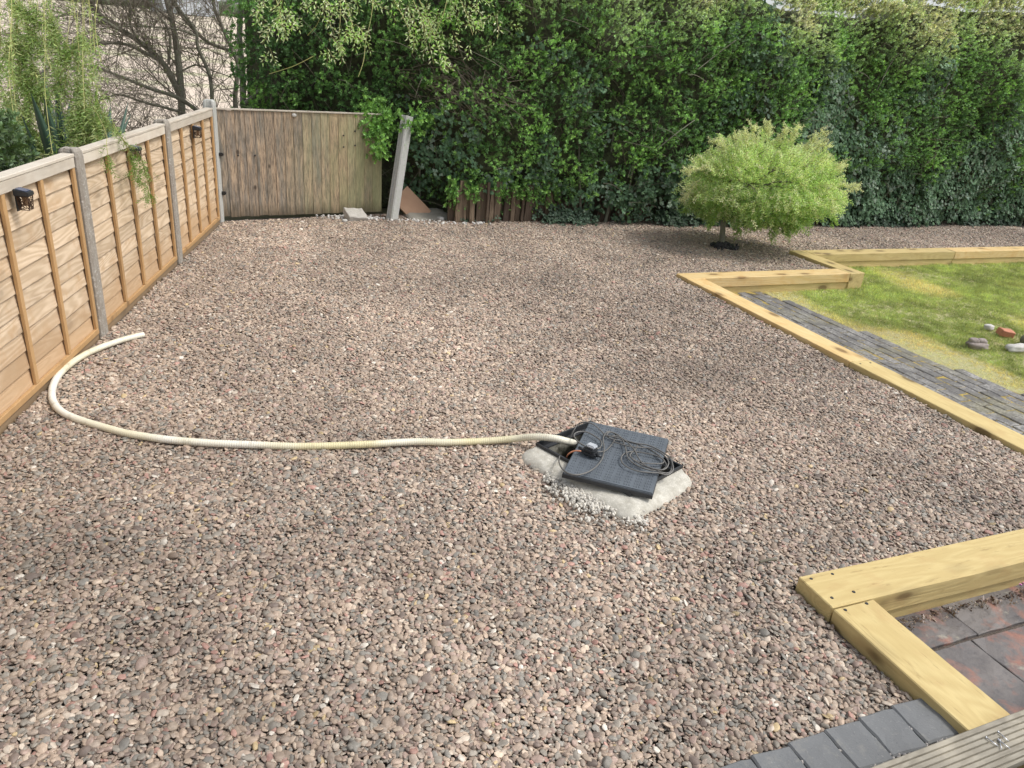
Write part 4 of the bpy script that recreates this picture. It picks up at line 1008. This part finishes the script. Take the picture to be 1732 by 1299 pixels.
for key, ua, ub in groups:
    nm, lab, cat = labels[key]; t = thing(nm, lab, cat)
    A = (ub-ua)*3.2; dens_ = 950 if key != 'left' else 900; P, Dd, T, S, I = [], [], [], [], []
    IP, ID, IT, IS = [], [], [], []
    for i in range(int(A*dens_)):
        u_ = random.uniform(ua, ub); zt = hedge_top(u_); z_ = random.uniform(.02, 1)*zt if random.random() > .15 else zt+.03-random.random()*.22
        if key == 'left' and (z_ < .7 or random.random() > (u_-.42)/.16+.55*nz((u_, z_, 0), 3, 66)): continue
        if key == 'mid' and z_ < .24 and random.random() < .6: continue
        q = (u_, z_, 0)
        gap = nz(q, 2.6, 31)+.6*nz(q, 6.5, 32)
        thr = {'left': .15, 'mid': .26, 'right': .55}[key]
        depth = abs(random.gauss(0, .10))
        if gap > thr: depth += .18+random.random()*.16
        v_ = hedge_front(u_, z_)+depth
        if random.random() < .07: v_ -= random.random()*.12
        # tones
        c1 = nz(q, 1.1, 41); c2 = nz(q, 3.4, 42); c3 = random.gauss(0, .25)
        if key == 'left': c = col_mix(DARK, MID, .45+c1+c2*.6+c3); c = col_mix(c, BRIGHT, (c2+c3-.15)*1.2)
        elif key == 'mid': c = col_mix(DARK, MID, .6+c1+c2*.8+c3); c = col_mix(c, BRIGHT, .25+c2*1.6+c3)
        else: c = col_mix(DARK, MID, .72+c1+c2*.7+c3); c = col_mix(c, BRIGHT, c2*1.2+c3+(z_-1.1)*.22+.05)
        hi = (z_-2.15)/.7+nz(q, 1.6, 45)*.9
        if u_ > 3.5: c = col_mix(c, YELLOW, hi*.95)
        ivy_amt = nz(q, .8, 51)*1.1+nz(q, 2.4, 52)*.5+np.clip((u_-5.0)/4, 0, .5)+np.clip((1.15-z_)*.7, -.8, .6)-.12
        if key == 'left': ivy_amt = -1
        dd = Vector((random.gauss(0, .5), -1+random.gauss(0, .45), .35+random.gauss(0, .5)+max(0, (z_-zt+.3))*4))
        if ivy_amt > .25+random.gauss(0, .18):
            if random.random() < .55:
                IP.append((u_, v_+.02, z_)); ID.append(dd+Vector((0, -.6, .3))); g = random.uniform(.7, 1.35)*(1+.3*c2); ic = Vector(IVYC)*g
                if random.random() < .12: ic = ic.lerp(Vector((.26,.32,.25)), .7)
                IT.append(ic); IS.append(random.uniform(.7, 1.1))
        else:
            P.append((u_, v_, z_)); Dd.append(dd); T.append(c*random.uniform(.85, 1.15)); S.append(random.uniform(.62, 1.02))
    if key == 'mid':
        for i in range(900):
            x, y = random.uniform(755, 950), random.gauss(322, 11)
            if nz((x*.02, 0, 0), 2, 5) < -.1+random.gauss(0, .12): continue
            d_ = ray(x, y); p = Vector((0, 0, CAM_H))+d_*((8.93+random.gauss(0, .05))/d_.y); P.append(tuple(p)); Dd.append(Vector((random.gauss(0, .5), -1, random.gauss(-.2, .5)))); T.append(col_mix(DARK, BRIGHT, random.random()*.9+.1)); S.append(random.uniform(.6, 1.0))
    if key == 'left':     # sprays hanging over the right end of the weathered panel
        for x, y, r_, n2 in ((628, 215, 20, 110), (640, 250, 14, 60), (622, 190, 26, 120), (700, 205, 25, 110), (650, 200, 14, 60)):
            c0_ = D(x, y, 9.0)
            for i in range(n2):
                p = c0_+Vector((random.gauss(0, r_/240), random.gauss(0, .06)-.06, random.gauss(0, r_/240))); P.append(tuple(p)); Dd.append(Vector((random.gauss(0, .5), -1, random.gauss(-.1, .5)))); T.append(col_mix(MID, BRIGHT, random.random()*1.2)); S.append(random.uniform(.7, 1.1))
    scatter('foliage', P, dir_euler(Dd), np.array(S)[:, None]*np.ones((1, 3)), np.array(T).clip(.008, .6), P_PRIVET+P_SMALL if key != 'left' else P_PRIVET, t)
    if IP: scatter('ivy', IP, dir_euler(ID), np.array(IS)[:, None]*np.ones((1, 3)), np.array(IT).clip(.01, .5), P_IVY, t)
    # lumpy sheet behind the leaves, coloured dark for the shaded depth of the hedge
    ui = ua+(.26 if key == 'left' else 0); nu, nvz = int((ub-ui)/.16), 20; V, F = [], []
    for layer, back in ((0, .33), (1, 1.15)):
        for i in range(nu+1):
            for j in range(nvz+1):
                u_ = ui+(ub-ui)*i/nu; zt = hedge_top(u_)-.16; z_ = zt*j/nvz; V.append((u_, hedge_front(u_, z_)+back+.10*nz((u_, z_, layer), 4, 60)+(.7*max(0, 1-(u_-ui)/.3) if key == 'left' and layer == 0 else 0)-.25*(layer*(j/nvz)), z_-.04))
    W1 = nvz+1; off_ = (nu+1)*W1
    for i in range(nu):
        for j in range(nvz):
            a = i*W1+j; F.append((a, a+W1, a+W1+1, a+1)); a += off_; F.append((a, a+1, a+W1+1, a+W1))
        a = i*W1+nvz; F.append((a, a+W1, off_+a+W1, off_+a))
    for i in (0, nu):
        for j in range(nvz): a = i*W1+j; F.append((a, a+1, off_+a+1, off_+a))
    link('shade_backing', mesh('inner', V, F), M['hedge_shade'], t)
    # bare twigs in front of the dark backing
    V, F = [], []
    for i in range(int((ub-ua)*46)):
        u_ = random.uniform(ua, ub); z_ = random.uniform(.0, 2.6); v_ = hedge_front(u_, z_)+random.uniform(.0, .22)
        a = Vector((u_, v_, z_)); L_ = random.uniform(.2, .7); dd = Vector((random.gauss(0, .8), random.gauss(-.1, .2), random.uniform(-.1, 1))).normalized()
        tube_data(spline([a, a+dd*L_*.5+Vector((0, random.gauss(0, .03), .03)), a+dd*L_], 3), [.004, .0037, .0034, .003, .0026, .0022, .002], 3, False, V, F)
    o = link('twigs', mesh('twigs', V, F), M['twiggrey'], t); o['kind'] = 'stuff'
    if key != 'left':
        for i in range(int((ub-ua)/.42)):
            u_ = ua+.2+i*.42+random.uniform(-.12, .12); v0 = hedge_front(u_, .3)+.12; sp_ = spline([Vector((u_, v0+.05, -.06)), Vector((u_+random.gauss(0, .05), v0+.04, .35)), Vector((u_+random.gauss(0, .12), v0+.18, .9)), Vector((u_+random.gauss(0, .2), v0+.3, 1.7))], 4)
            link('stem', tube(sp_, list(np.linspace(random.uniform(.014, .028), .008, len(sp_))), 6), M['bark'], t)
# brown tangle of dead twigs in the hedge, upper middle
V, F = [], []
for i in range(230):
    x, y = random.gauss(770, 55), random.gauss(145, 28); u0 = D(x, y, 8.75); L_ = random.uniform(.15, .5); dd = Vector((.9+random.gauss(0, .4), random.gauss(0, .3), -.45+random.gauss(0, .4))).normalized()
    p = Vector((u0.x, hedge_front(u0.x, u0.z)-.03+random.uniform(-.05, .08), u0.z))
    tube_data([p, p+dd*L_*.5+Vector((0, 0, .02)), p+dd*L_], [.004, .003, .0015], 3, False, V, F)
o = link('dead_twigs', mesh('dead', V, F), M['twig']); tag(o, 'brown tangle of dead twigs in the hedge right of the weathered panel', 'dead twigs', kind='stuff')
# pale climbing stems showing against the hedge
for (pts_, lab) in (([(1180, 118), (1215, 90), (1245, 68)], 'pale bare stem slanting up the middle of the hedge'), ([(1595, 160), (1607, 135), (1618, 112)], 'pale bare stem slanting up the hedge near the right edge'), ([(1480, 160), (1505, 110), (1520, 90)], 'thin pale stem in the hedge above the lawn corner'), ([(1108, 255), (1145, 225), (1175, 203)], 'thin grey stem in the hedge above left of the small willow')):
    pp = []
    for x, y in pts_:
        d_ = ray(x, y); p = Vector((0, 0, CAM_H))+d_*(8.3/d_.y)
        for _ in range(3): vv = hedge_front(p.x, p.z)-.05; p = Vector((0, 0, CAM_H))+d_*(vv/d_.y)
        pp.append(p)
    o = link('climbing_stem', tube(spline(pp, 5), .006, 5), M['bark']); tag(o, lab, 'stem')
# ivy creeping along the hedge foot
P, Dd, T = [], [], []
for i in range(1700):
    u_ = random.uniform(2.9, 12.5); r_ = abs(random.gauss(0, .10)); f_ = 8.95 if u_ < 3.3 else np.interp(u_, [3.3, 5.5, 13], [8.9, 8.62, 8.58]); v_ = f_-r_*.6+.08; z_ = .02+max(0, .22-r_)*random.random()
    if nz((u_, 0, 0), 1.5, 77) < -.05+random.gauss(0, .15): continue
    P.append((u_, v_, z_)); Dd.append(Vector((random.gauss(0, .4), -.7, .8))); g = random.uniform(.6, 1.3); T.append(Vector((.055,.095,.055))*g)
o = scatter('ground_ivy', P, dir_euler(Dd), np.full((len(P), 3), .75), np.array(T), P_IVY); tag(o, 'dark ivy creeping along the foot of the hedge', 'ivy', kind='stuff')

# ================================================================== TREES BEHIND THE FENCE
def limb(pts3, r0, r1, n=6, seg=8): sp_ = spline(pts3, n); return sp_, tube(sp_, list(np.linspace(r0, r1, len(sp_))), seg)
def grow(V, F, p, d, L, r, lev, leaves=None, droop=.0, curl=.35, kids=(3, 5)):
    """a twig and its side twigs"""
    n_ = 5; pts_ = [p.copy()]; q = p.copy(); dd = d.normalized()
    for i in range(n_):
        dd = (dd+Vector((random.gauss(0, curl*.5), random.gauss(0, curl*.5), random.gauss(0, curl*.4)-droop))*.5).normalized(); q = q+dd*(L/n_); pts_.append(q.copy())
    tube_data(pts_, [max(.0011, r*(1-.7*i/n_)) for i in range(n_+1)], 4 if r > .006 else 3, False, V, F)
    if leaves is not None and lev <= 1:
        for p_ in pts_[2:]:
            if random.random() < .5: leaves.append((p_.copy(), dd.copy()))
    if lev > 0:
        for i in range(random.randint(*kids)):
            k_ = random.randint(1, n_); side = Vector((random.gauss(0, 1), random.gauss(0, 1), random.gauss(.15, .8))).normalized()
            grow(V, F, pts_[k_], (dd*.75+side*.75), L*random.uniform(.45, .75), r*.55, lev-1, leaves, droop, curl, kids)
# bare spreading willow: limbs traced where they stand, about 9.5 m away
root = D(305, 232, 10.2); root.z = -.05
bw_ = thing('bare_tree', 'grey many-limbed tree with bare arching branches behind the corner of the lap fence', 'tree', tuple(root))
L0 = lambda p: p-root
def lim(pix, dist, r0, r1, nm='limb'):
    pts3 = []
    for i, (x, y) in enumerate(pix):
        dd = dist[0]+(dist[1]-dist[0])*i/(len(pix)-1); pts3.append(D(x, y, dd))
    return pts3
limbs = [([(308, 205), (306, 150), (300, 90), (292, 40), (275, -25)], (10.2, 10.0), .050, .032),
         ([(306, 165), (278, 110), (235, 70), (185, 38), (150, 5), (120, -25)], (10.2, 9.2), .042, .022),
         ([(318, 200), (335, 190), (300, 165), (255, 150), (205, 130), (150, 112), (100, 122), (55, 150)], (10.2, 8.9), .034, .009),
         ([(285, 118), (262, 98), (215, 76), (180, 73), (140, 80), (112, 95), (60, 130), (0, 165)], (10.1, 8.8), .026, .008),
         ([(320, 195), (290, 185), (240, 172), (200, 160), (160, 175), (140, 190)], (10.0, 9.0), .020, .006),
         ([(360, 190), (355, 130), (335, 80), (330, 50), (300, 10), (290, -20)], (10.4, 10.2), .030, .016),
         ([(398, 176), (402, 120), (395, 90), (350, 70), (310, 30), (285, -10)], (10.6, 10.3), .036, .018),
         ([(400, 100), (380, 55), (365, 20), (355, -25)], (10.6, 10.4), .03, .018),
         ([(285, 108), (288, 70), (282, 45), (265, 20), (258, -15)], (10.0, 9.8), .018, .010),
         ([(245, 80), (222, 48), (220, 15), (222, -20)], (9.8, 9.5), .018, .010),
         ([(200, 50), (165, 30), (110, 25), (60, 45), (10, 60)], (9.4, 8.8), .018, .007),
         ([(330, 60), (300, 50), (250, 45), (200, 45), (150, 52)], (10.2, 9.3), .014, .005),
         ([(300, 125), (330, 110), (355, 118), (390, 130)], (10.2, 10.5), .014, .006)]
V, F = [], []; lv = []
for pix, dist, r0, r1 in limbs:
    pts3 = lim(pix, dist, r0, r1)
    if pix[0][1] >= 176 and pix[0][0] > 350: b_ = pts3[0].copy(); b_.z = -.1; pts3 = [b_]+pts3
    sp_ = spline([L0(p) for p in pts3], 6)
    link('limb', mesh('limb', *tube_data(sp_, list(np.linspace(r0, r1, len(sp_))), 8), True), M['bark'], bw_)
    for i in range(4, len(sp_), 1):
        for _ in range(3 if pix[-1][0] < 240 else 2):
            if random.random() < .52: continue
            t_ = (sp_[min(i+1, len(sp_)-1)]-sp_[i-1]).normalized(); side = Vector((random.gauss(-.3, .8), random.gauss(0, .8), random.gauss(.3, .7)))
            grow(V, F, sp_[i], t_*.7+side.normalized()*.8, random.uniform(.45, 1.0), max(.0045, r1*.45), 2, lv, .04)
p0 = D(308, 205, 10.2); link('trunk', mesh('trunk', *tube_data([L0(Vector((p0.x, p0.y, -.1))), L0(Vector((p0.x, p0.y, .6))), L0(p0+Vector((0, 0, .05)))], [.075, .062, .052], 10), True), M['bark'], bw_)
o = link('twigs', mesh('twigs', V, F), M['twig'], bw_); o['kind'] = 'stuff'
random.shuffle(lv); lv = lv[:2600]
scatter('buds', [tuple(p) for p, d_ in lv], dir_euler([d_+Vector((0, 0, .5)) for p, d_ in lv]), np.array([[random.uniform(.2, .4)]*3 for _ in lv]), np.array([Vector((.22,.27,.10))*random.uniform(.6, 1.3) for _ in lv]), P_VARIEG, bw_)
# low tangle of brushwood between fence and field
V, F = [], []
for i in range(230):
    x = random.uniform(90, 410); p = D(x, random.uniform(120, 215), random.uniform(9.3, 10.6)); p.z = max(p.z*.3, 0)
    grow(V, F, p, Vector((random.gauss(-.2, 1), random.gauss(0, .5), .7)), random.uniform(.5, 1.1), .006, 1, None, .03, .5, (2, 4))
o = link('brushwood', mesh('brush', V, F), M['twig']); tag(o, 'tangle of thin brown brushwood under the bare tree', 'brushwood', kind='stuff')

# tree with pale catkins, its stems behind the weathered panel
cr = Vector((.75, 10.1, 0)); ct = thing('catkin_tree', 'pale catkin-bearing tree with forked grey stems behind the weathered panel', 'tree', tuple(cr))
Lc = lambda p: p-cr
for pix, dist, r0, r1 in (([(412, 180), (410, 120), (405, 60), (408, 0), (402, -40)], (9.7, 9.6), .038, .03), ([(430, 180), (440, 130), (448, 95), (440, 40), (430, -30)], (9.9, 9.8), .040, .026),
                          ([(475, 165), (498, 130), (515, 90), (520, 50), (530, -10)], (9.8, 9.4), .05, .035), ([(412, 178), (432, 160), (445, 145)], (9.6, 9.6), .03, .02)):
    pts3 = [D(x, y, dist[0]+(dist[1]-dist[0])*i/(len(pix)-1)) for i, (x, y) in enumerate(pix)]; b_ = pts3[0].copy(); b_.z = -.1; pts3 = ([b_]+pts3) if pix[1][1] < 150 else pts3
    sp_ = spline([Lc(p) for p in pts3], 6); link('stem', mesh('stem', *tube_data(sp_, list(np.linspace(r0*1.15, r1, len(sp_))), 9), True), M['bark'], ct)
P, Dd, T, S = [], [], [], []; V, F = [], []
sprays = [(478, 10, 40, 26), (470, 40, 28, 20), (440, 5, 30, 14), (488, 45, 14, 8), (455, 95, 12, 5), (530, 5, 34, 14), (545, 15, 22, 10), (590, 8, 40, 22), (575, 45, 26, 16), (598, 55, 22, 18), (572, 70, 22, 14), (560, 88, 12, 5), (610, 65, 12, 6), (700, 15, 32, 18), (715, 40, 28, 16), (720, 65, 22, 14), (745, 85, 28, 16), (770, 70, 20, 8), (740, 20, 40, 20), (780, 15, 40, 18), (820, 15, 40, 16), (850, 30, 22, 6), (832, 72, 10, 3), (770, 0, 80, 30), (690, 58, 12, 5), (640, 0, 40, 16)]
for x, y, r_, n2 in sprays:
    for i in range(int(n2*.45)):
        px, py = random.gauss(x, r_*.5), random.gauss(y, r_*.42); p = D(px, py, random.uniform(7.7, 8.3)); P.append(tuple(Lc(p))); Dd.append(Vector((random.gauss(.2, .5), random.gauss(-.2, .4), -.55+random.gauss(0, .45))))
        b_ = random.random(); T.append(Vector((.74,.77,.60)).lerp(Vector((.50,.66,.30)), b_)*random.uniform(.8, 1.15)); S.append(random.uniform(.6, .95))
for (xa, ya, xb, yb) in ((460, -20, 478, 50), (573, -25, 573, 60), (632, -20, 618, 70), (618, 70, 606, 130), (575, -20, 600, 60), (660, -10, 695, 58), (700, -20, 745, 90), (760, -20, 735, 60), (770, -20, 800, 60), (480, -10, 455, 20), (520, 60, 545, 20), (690, -20, 720, 60), (530, 95, 455, 125)):
    a, b = D(xa, ya, 8.1), D(xb, yb, 7.95); tube_data([Lc(p) for p in spline([a, a.lerp(b, .5)+Vector((.02, 0, -.01)), b], 4)], [.0045-.0003*i for i in range(9)], 4, False, V, F)
link('hanging_twigs', mesh('h', V, F), M['twigyellow'], ct)
# the limb that the sprays hang from, above the picture
sp_ = spline([Lc(D(530, -10, 9.4)), Lc(D(600, -60, 8.8)), Lc(D(720, -75, 8.2)), Lc(D(860, -60, 8.0))], 5); link('limb', tube(sp_, list(np.linspace(.035, .012, len(sp_))), 8), M['bark'], ct)
sp_ = spline([Lc(D(430, -30, 9.8)), Lc(D(470, -60, 8.8)), Lc(D(560, -70, 8.2))], 5); link('limb', tube(sp_, list(np.linspace(.025, .01, len(sp_))), 8), M['bark'], ct)
scatter('catkins', P, dir_euler(Dd), np.array(S)[:, None]*np.ones((1, 3)), np.array(T), P_CATKIN, ct)

# weeping willow over the fence at the left
wr = Vector((-3.6, 6.2, 0)); ww = thing('weeping_willow', 'weeping willow whose yellow-green strands hang behind and over the lap fence', 'tree', tuple(wr))
Lw = lambda p: p-wr
link('trunk', tube([Lw(Vector((-3.6, 6.2, -.1))), Lw(Vector((-3.5, 6.1, 1.4))), Lw(Vector((-3.2, 5.9, 3.4)))], [.11, .09, .06], 10), M['bark'], ww)
def fence_side(p): return (p-FA).dot(FL)
P, Dd, T, S = [], [], [], []; V, F = [], []
def strand(pts3, dens_=1.0, scl=1.0, bright=1.0, r=.002):
    sp_ = spline(pts3, 8); tube_data([Lw(p) for p in sp_], [r]*len(sp_), 3, False, V, F); L_ = sum((b-a).length for a, b in zip(sp_[:-1], sp_[1:]))
    for i in range(int(L_*15*dens_)):
        k_ = random.random()**.8; j = min(int(k_*(len(sp_)-1)), len(sp_)-2); p = sp_[j].lerp(sp_[j+1], random.random()); d_ = (sp_[j+1]-sp_[j]).normalized()
        P.append(tuple(Lw(p))); Dd.append(d_+Vector((random.gauss(0, .35), random.gauss(0, .35), random.gauss(-.1, .3)))); c = Vector((.27,.40,.11)).lerp(Vector((.50,.54,.26)), random.random()); T.append(c*random.uniform(.7, 1.2)*bright); S.append(random.uniform(.5, .95)*scl)
for i in range(26):
    x = random.choice([random.uniform(-90, 70), random.uniform(-60, 165)]); dist = random.uniform(5.0, 6.6); y1 = random.uniform(90, 285) if x < 90 else random.uniform(40, 190); x2 = x+random.uniform(0, 45)
    a = D(x, -90, dist); b = D(x2, y1, dist-.2)
    for _ in range(12):
        if fence_side(b) < .15 and b.z < 1.5: a += FL*.12; b += FL*.12
    strand([a, a.lerp(b, .35)+Vector((.04, 0, .03)), a.lerp(b, .7)+Vector((random.uniform(-.03, .03), 0, 0)), b], .8 if x < 60 else .5)
for x, y, n2 in ((35, 165, 11), (60, 60, 7), (75, 160, 2), (115, 110, 8), (25, 235, 12), (55, 255, 7), (15, 100, 10), (30, 40, 7), (110, 190, 2), (140, 185, 8), (55, 290, 7), (145, 225, 8), (10, 270, 9), (125, 240, 5), (0, 200, 8)):
    for _ in range(n2):
        a = D(x+random.uniform(-22, 22), y-45+random.uniform(-15, 15), 5.5); b = D(x+random.uniform(-25, 50), y+25+random.uniform(-20, 22), 5.45)
        for _k in range(14):
            if fence_side(b) < .12 and b.z < 1.45: a += FL*.12; b += FL*.12
        strand([a, a.lerp(b, .5)+Vector((.02, 0, .03)), b], 2.6, 1.0)
# the shoot lying over the fence top
def over(x, y, off_):
    d_ = ray(x, y); nn = FL; k_ = ((FA-FL*off_)-Vector((0, 0, CAM_H))).dot(nn)/d_.dot(nn); return Vector((0, 0, CAM_H))+d_*k_
for pl_, dn in (([(150, 150, -.5), (165, 185, -.3), (190, 212, -.1), (205, 232, .07), (222, 262, .12), (230, 300, .12)], 1.2), ([(120, 120, -.5), (170, 200, -.2), (210, 238, .08), (235, 262, .13), (248, 300, .14), (252, 335, .14)], .8), ([(190, 205, -.1), (200, 225, .08), (214, 245, .1), (226, 285, .12)], .8), ([(150, 165, -.3), (178, 222, .02), (180, 245, .08), (184, 275, .1)], .3)):
    strand([over(*q) for q in pl_], dn, .75, .95, .0025)
for x, y, n2, r_ in ((232, 285, 46, 9), (236, 302, 20, 6), (252, 328, 30, 6), (183, 272, 12, 4), (228, 262, 12, 5), (180, 262, 4, 3), (245, 312, 6, 4)):
    for _ in range(n2):
        p = over(random.gauss(x, r_), random.gauss(y, r_), .12+random.uniform(-.04, .06)); P.append(tuple(Lw(p))); Dd.append(Vector((random.gauss(0, .5), random.gauss(0, .5), -.8))); T.append(Vector((.14,.27,.04))*random.uniform(.7, 1.35)); S.append(random.uniform(.2, .42))
o = link('hanging_shoots', mesh('w', V, F), M['twigyellow'], ww); o['kind'] = 'stuff'
scatter('leaves', P, dir_euler(Dd), np.array(S)[:, None]*np.ones((1, 3)), np.array(T), P_WILLOW, ww)

# sword-leaved plants behind the fence
k = N('sword_leaf'); v = k.coords((1, 1, .15)); a = k.noise(v, 40, 3); k.col(k.mix(a, (.035,.075,.052), (.075,.125,.085))); k.rough(.45); M['sword'] = k.m
k = N('young_sword_leaf'); v = k.coords((1, 1, .15)); a = k.noise(v, 40, 3); k.col(k.mix(a, (.14,.26,.03), (.24,.36,.05))); k.rough(.5); M['swordy'] = k.m
def sword(root_, tip, w_, mat, parent, bend=.1):
    V, F = [], []; n_ = 8; ax = (tip-root_); side = ax.cross(Vector((CF.x, CF.y, 0)))
    side = side.normalized() if side.length > 1e-3 else Vector((1, 0, 0)); side.rotate(Quaternion(ax.normalized(), random.uniform(-.6, .6))); nn = side.cross(ax.normalized())
    for i in range(n_+1):
        t_ = i/n_; c = root_+ax*t_+nn*(bend*t_*t_*ax.length); ww_ = w_*(.75+.5*math.sin(t_*2.2))*(1-t_**3.0)+.001
        V += [c-side*ww_/2, c-nn*ww_*.22, c+side*ww_/2, c+nn*.003-nn*ww_*.22]
    for i in range(n_):
        a_ = i*4; F += [(a_, a_+4, a_+5, a_+1), (a_+1, a_+5, a_+6, a_+2), (a_+2, a_+6, a_+7, a_+3), (a_+3, a_+7, a_+4, a_)]
    return link('leaf', mesh('leaf', V, F, True), mat, parent)
def behind(x, y, off_): return over(x, y, -off_)
for lab, basepx, tips, w_ in (('dark sword-leaved plant with one lime leaf behind the post of the lap fence', (98, 262), [(80, 122, 0), (92, 140, 0), (66, 150, 1), (58, 140, 0), (108, 165, 0), (120, 185, 0), (74, 165, 0), (112, 215, 0), (40, 190, 0), (35, 215, 0), (88, 180, 0), (100, 175, 0), (52, 165, 0)], .075),
                         ('lower bluish sword-leaved plant with drooping leaves behind the middle lap panel', (165, 245), [(165, 150, 1), (150, 170, 0), (185, 175, 0), (210, 180, 0), (222, 178, 0), (140, 185, 0), (155, 215, 0), (178, 236, 0), (162, 242, 0), (130, 200, 0), (170, 195, 0)], .06)):
    bp = behind(basepx[0], basepx[1], .55); bp.z = .55; t = thing('sword_plant', lab, 'plant', tuple(bp))
    for (x, y, yl) in tips:
        tp = behind(x, y, .55+random.uniform(-.12, .25)); sword(Vector((random.uniform(-.06, .06), random.uniform(-.06, .06), 0)), tp-bp, w_*random.uniform(.85, 1.2), M['swordy' if yl else 'sword'], t, random.uniform(-.05, .12))
    link('stem', tube([Vector((0, 0, -.65)), Vector((0, 0, .02))], [.05, .045], 8), M['bark'], t)
# low shrub behind the nearest lap panel
sh = thing('low_shrub', 'low shrub with bluish leaves behind the nearest lap panel', 'shrub', tuple(behind(30, 290, .5).xy)+(0,))
P, Dd, T = [], [], []
o0 = Vector(sh.location)
for i in range(1500):
    x = random.uniform(-160, 40); p = behind(x, 300-x*.33, .45+random.gauss(0, .15)); p.z = random.uniform(.5, 1.30-max(0, x)*.001)+.10*nz(p, 3, 4); p += FL*max(0, .28-fence_side(p)); P.append(tuple(p-o0)); Dd.append(Vector((random.gauss(.4, .6), random.gauss(-.3, .6), .5))); T.append(Vector((.09,.14,.06))*random.uniform(.6, 1.6))
scatter('foliage', P, dir_euler(Dd), np.full((len(P), 3), 1.2), np.array(T), P_PRIVET, sh)
V, F = [], []
for i in range(30):
    q = Vector(random.choice(P)); tube_data([Vector((q.x*.8, q.y*.8, -.05)), q*.6+Vector((0, 0, .2)), q], [.01, .007, .003], 4, False, V, F)
link('stems', mesh('st', V, F), M['twig'], sh)

# far tree line and shed on the horizon
P, Dd, T, S = [], [], [], []
V, F = [], []
for i in range(90):
    x = -500+i*20+random.uniform(-8, 8); d_ = ray(x, 10); dist = 300+random.uniform(-10, 10); p = Vector((d_.x, d_.y, 0)).normalized()*dist; zb = 5.0
    h_ = random.uniform(3.5, 6.5)
    b = len(V); bm = bmesh.new(); bmesh.ops.create_icosphere(bm, subdivisions=2, radius=1)
    for v_ in bm.verts:
        q = v_.co*(1+.35*nz(v_.co, 1.8, i)); V.append((p.x+q.x*4.5, p.y+q.y*4.5, zb+h_*.35+q.z*h_*.5))
    for f_ in bm.faces: F.append(tuple(b+v_.index for v_ in f_.verts))
    bm.free()
k = N('far_foliage'); a = k.noise(k.world(), .9, 6, .7); k.col(k.mix(a, (.03,.05,.025), (.10,.13,.06))); k.rough(.9)
o = link('far_tree_line', mesh('far', V, F), k.m); tag(o, 'dark line of trees on the horizon beyond the field', 'trees', kind='stuff')
d_ = ray(312, 10); p = Vector((d_.x, d_.y, 0)).normalized()*230
brn = thing('farm_shed', 'pale blue-grey shed far off beyond the field', 'shed', (p.x, p.y, 4.3), (0, 0, R(20)))
link('wall', box(14, 9, 4, 0, 1, 'b'), plain('shed_wall', (.42,.45,.48), .7), brn)
V = [(-7.3, -5, 3.8), (7.3, -5, 3.8), (7.3, 0, 5.6), (-7.3, 0, 5.6), (7.3, 5, 3.8), (-7.3, 5, 3.8), (-7.3, -5, 4.05), (7.3, -5, 4.05), (7.3, 0, 5.85), (-7.3, 0, 5.85), (7.3, 5, 4.05), (-7.3, 5, 4.05)]
link('roof', mesh('roof', V, [(6,7,8,9), (9,8,10,11), (0,3,2,1), (3,5,4,2), (0,1,7,6), (4,5,11,10), (0,6,9,3), (3,9,11,5), (1,2,8,7), (2,4,10,8)]), plain('shed_roof', (.55,.62,.70), .6), brn)
print('gravel stones', N_GRAVEL)
